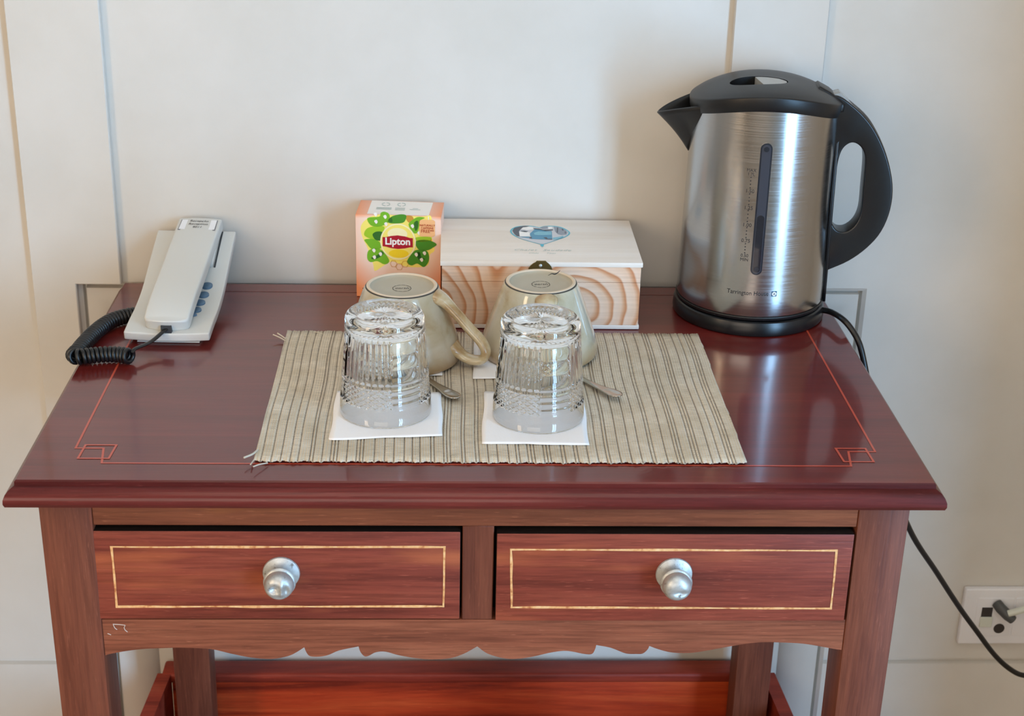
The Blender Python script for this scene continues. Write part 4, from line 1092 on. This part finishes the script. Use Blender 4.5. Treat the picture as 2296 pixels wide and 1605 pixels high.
# ------------------------------------------------------------------ telephone
PA = math.radians(-1.5)
PXC, PYC = -0.2975, 0.2800
ph_ = thing('telephone', 'pale grey desk telephone with coiled black cord lying on the table against the wall', 'telephone', (PXC, PYC, TH), PA)
side = [(0.0, 0.0135), (0.028, 0.0165), (0.055, 0.0185), (0.090, 0.0250), (0.140, 0.0430), (0.180, 0.0565)]
ss = spline([np.array(s) for s in side], 5)
def slab(name, hw_fn, top, th, nu, m_, parent, bowf=0.0, crown=0.0, bev=0.0016):
    V, F = [], []; n = len(top)
    for j, (y, z) in enumerate(top):
        d = top[min(j+1, n-1)]-top[max(j-1, 0)]; d = d/np.linalg.norm(d); nrm = np.array([-d[1], d[0]])
        for lay in range(2):
            for i in range(nu+1):
                u = -1+2*i/nu; yy, zz_ = y, z
                if j == 0: yy -= bowf*(1-u*u)
                if lay: yy -= nrm[0]*th; zz_ -= nrm[1]*th
                else: zz_ += crown*(1-u*u)
                V.append((hw_fn(j/(n-1))*u, yy, max(zz_, 0.0006)))
    w = nu+1
    for j in range(n-1):
        for i in range(nu):
            a = j*2*w+i; b = (j+1)*2*w+i
            F.append((a, a+1, b+1, b)); F.append((a+w, b+w, b+w+1, a+w+1))
        a, b = j*2*w, (j+1)*2*w
        F.append((a, b, b+w, a+w)); F.append((a+nu, a+nu+w, b+nu+w, b+nu))
    for j in (0, n-1):
        a = j*2*w
        for i in range(nu): F.append((a+i, a+i+1, a+w+i+1, a+w+i))
    bm = bmesh.new(); vs = [bm.verts.new(v) for v in V]
    for f in F: bm.faces.new([vs[i] for i in f])
    bmesh.ops.recalc_face_normals(bm, faces=bm.faces)
    if bev:
        ed = [e for e in bm.edges if len(e.link_faces) == 2 and e.calc_face_angle(0) > 0.9]
        bmesh.ops.bevel(bm, geom=ed, offset=bev, segments=3, profile=0.6, affect='EDGES', clamp_overlap=True)
    return from_bm(name, bm, m_, parent, True, 40)
base_ = slab('phone_base', lambda t: 0.0410, ss, 0.0085, 10, MT['phone'], ph_, 0.004)
# foot under the base
bm = prism_bm([(0.006, 0.0006), (0.170, 0.0006), (0.172, 0.044), (0.135, 0.030), (0.088, 0.0135), (0.052, 0.0078), (0.010, 0.0045)], [], -0.030, 0.030, 'YZ')
from_bm('phone_foot', bm, MT['phone'], ph_)
# handset
hs = [(0.004, 0.0135), (0.012, 0.0245), (0.030, 0.0325), (0.055, 0.0400), (0.090, 0.0475), (0.125, 0.0560), (0.155, 0.0630), (0.178, 0.0680), (0.184, 0.0690)]
hs = [(0.0025, 0.0245), (0.014, 0.0300), (0.034, 0.0365), (0.060, 0.0425), (0.095, 0.0500), (0.130, 0.0585), (0.160, 0.0650), (0.181, 0.0695)]
hss = spline([np.array(s) for s in hs], 5)
hx = 0.0040
HS = slab('handset', lambda t: (0.0216+0.0012*t)*(1-0.10*math.exp(-(t/0.022)**2)), hss, 0.0125, 10, MT['phone'], ph_, 0.0055, 0.0014, 0.0022)
HS.location = (hx-0.0045, 0, 0); HS.rotation_euler = (0, 0, math.radians(-1.6))
def hs_at(y, u, up):
    z = float(np.interp(y, [p[0] for p in hss], [p[1] for p in hss])); return (u, y, z+0.0008*(1-(u/0.0228)**2)+up)
flat('label_border', [hs_at(y, u, 0.0004) for y, u in ((0.156,-0.0195),(0.156,0.0195),(0.177,0.0190),(0.177,-0.0190))], MT['grey_line'], HS)
flat('label_sticker', [hs_at(y, u, 0.0007) for y, u in ((0.1572,-0.0186),(0.1572,0.0186),(0.1762,0.0182),(0.1762,-0.0182))], MT['paper'], HS)
for body, y in (('Recep\u00e7\u00e3o', 0.1728), ('Reception', 0.1668), ('9011', 0.1606)):
    V, F = text_data(body, 0.0050, shear=0.2)
    mk_raw('label_lettering', [hs_at(y+v, u, 0.0010) for u, v in V], F, MT['ink'], HS)
# jack at the lower end of the handset, the earpiece cradle slot, keys
hb_ = box('handset_jack', (-0.0040, -0.0024, 0.0130), (0.0060, 0.0030, 0.0210), MT['phone_dark'], HS)
box('cradle_slot', (0.0262, 0.122, 0.0), (0.0280, 0.178, 0.001), MT['phone_dark'], ph_)
sl = [o for o in ph_.children if o.name.startswith('cradle_slot')][0]
for v in sl.data.vertices:
    v.co.z = float(np.interp(v.co.y, [p[0] for p in ss], [p[1] for p in ss])) + (0.0006 if v.co.z > 0.0005 else -0.001)
box('handset_lug', (0.0, 0.122, 0.028), (0.0258, 0.178, 0.050), MT['phone'], ph_, 0.002)
for v in [o for o in ph_.children if o.name.startswith('handset_lug')][0].data.vertices:
    f_ = float(np.interp(v.co.y, [p[0] for p in ss], [p[1] for p in ss])); v.co.z = f_-0.002 if v.co.z < 0.039 else f_+0.008
for r_ in range(5):
    for c_ in range(3):
        y = 0.094-0.0155*r_; x = 0.0238-0.0135*c_-0.0012*r_
        if r_ == 4: y += 0.004
        z = float(np.interp(y, [p[0] for p in ss], [p[1] for p in ss])); sl_ = 0.12+0.9*max(0, y-0.05)
        rx, ry = (0.0058, 0.0058) if r_ < 4 else (0.0045, 0.0030)
        V, F = lathe_data([(0.0, 0.0020), (0.75, 0.0020), (0.95, 0.0014), (1.0, -0.002)], 20)
        V = [(x+a*rx, y+b_*ry, z+c2_+b_*ry*sl_) for a, b_, c2_ in V]
        mk('phone_key', V, F, MT['phone_key'], ph_, True, 40)
# coiled cord
pc = [PZ(345,700,TH+.0085), PZ(318,703,TH+.0085), PZ(285,708,TH+.0085), PZ(250,719,TH+.0085), PZ(221,738,TH+.0085), PZ(196,762,TH+.0085), PZ(176,785,TH+.0085), PZ(166,796,TH+.0085), PZ(176,800,TH+.0088), PZ(205,797,TH+.0086), PZ(240,794,TH+.0085), PZ(270,795,TH+.0085), PZ(292,799,TH+.0085)]
def to_ph(p): 
    q = np.array(p)-np.array([PXC, PYC, TH]); c_, s_ = math.cos(-PA), math.sin(-PA); return np.array([q[0]*c_-q[1]*s_, q[0]*s_+q[1]*c_, q[2]])
base_path = [to_ph(p) for p in spline(pc, 10)]
Ls = [0.0]
for i in range(1, len(base_path)): Ls.append(Ls[-1]+np.linalg.norm(base_path[i]-base_path[i-1]))
fr_ = frames(base_path); LT = Ls[-1]; turns = LT/0.0042; steps = int(turns*16); hel = []
for k in range(steps+1):
    s = LT*k/steps; i = min(len(Ls)-2, max(0, int(np.searchsorted(Ls, s))-1)); t = (s-Ls[i])/(Ls[i+1]-Ls[i])
    p = base_path[i]*(1-t)+base_path[i+1]*t; u = fr_[i][1]*(1-t)+fr_[i+1][1]*t; v = fr_[i][2]*(1-t)+fr_[i+1][2]*t
    a = 2*math.pi*turns*k/steps; hel.append(p+0.0059*(u*math.cos(a)+v*math.sin(a)))
tube('coiled_cord', hel, 0.00212, MT['cord_black'], ph_, 7)
jc = to_ph(PZ(297,789,TH+.0085)); je = np.array([hx-0.0035, -0.001, 0.0175]); c_, s_ = 1, 0
tube('handset_lead', spline([jc+np.array([-.002, 0, -.002]), jc+np.array([.002, .003, .002]), jc*0.5+je*0.5+np.array([.001, 0, -.0015]), je, je+np.array([.0015, .004, 0])], 8), 0.0019, MT['cord_black'], ph_, 8, ru=0.0026, rv=0.0014)

# ------------------------------------------------------------------ wall outlet
ol0 = PY(2165, 1320, YW-0.008); ol1 = PY(2147, 1443, YW-0.008)
oz0, oz1, ox0 = ol1[2], ol0[2], (ol0[0]+ol1[0])/2
so = thing('wall_outlet', 'white plastic wall outlet plate with dark jack openings on the wall', 'wall outlet', (ox0, YW, oz0))
oh = oz1-oz0
box('plate', (0, -0.009, 0), (0.152, -0.0005, oh), MT['outlet'], so, 0.0022, 3)
box('module', (0.0165, -0.0100, 0.0125), (0.0600, -0.0088, oh-0.012), MT['outlet'], so, 0.0006, 2)
box('module', (0.0630, -0.0100, 0.0125), (0.1070, -0.0088, oh-0.012), MT['outlet'], so, 0.0006, 2)
def op(px, py, d=0.0105): p = PY(px, py, YW-d); return (p[0]-ox0, p[2]-oz0)
a, b_ = op(2197, 1398), op(2227, 1362)
box('jack_opening', (a[0], -0.0106, a[1]), (b_[0], -0.0099, b_[1]), MT['outlet_hole'], so, 0.0003, 1)
c_ = op(2212, 1400); box('jack_frame', (a[0]-0.001, -0.0125, a[1]-0.004), (b_[0]+0.001, -0.0104, a[1]+0.010), MT['cord_white'], so, 0.0006, 1)
c_ = op(2240, 1409); lathe('round_socket', [(0, 0), (0.0066, 0.0), (0.0066, 0.0006), (0, 0.0006)], MT['outlet_hole'], so, 28, 40, (c_[0], -0.0100, c_[1]), '-Y')
pl = thing('wall_plug', 'dark grey plug with a pale cord stuck in the wall outlet', 'plug', (ox0, YW, oz0))
p0, p1 = op(2241, 1362, 0.02), op(2270, 1388, 0.024)
tube('plug_body', [(p0[0], -0.0103, p0[1]), (p0[0]+0.003, -0.017, p0[1]-0.003), (p1[0]-0.006, -0.024, p1[1]+0.005), (p1[0], -0.026, p1[1])], [0.0062, 0.0066, 0.0066, 0.0054], MT['plug_dark'], pl, 18)
tube('plug_cord', spline([(p1[0]-0.007, -0.026, p1[1]+0.009), (p1[0]+0.010, -0.030, p1[1]+0.018), (p1[0]+0.030, -0.030, p1[1]+0.030), (p1[0]+0.055, -0.028, p1[1]+0.040)], 5), 0.0042, MT['cord_white'], pl, 10)
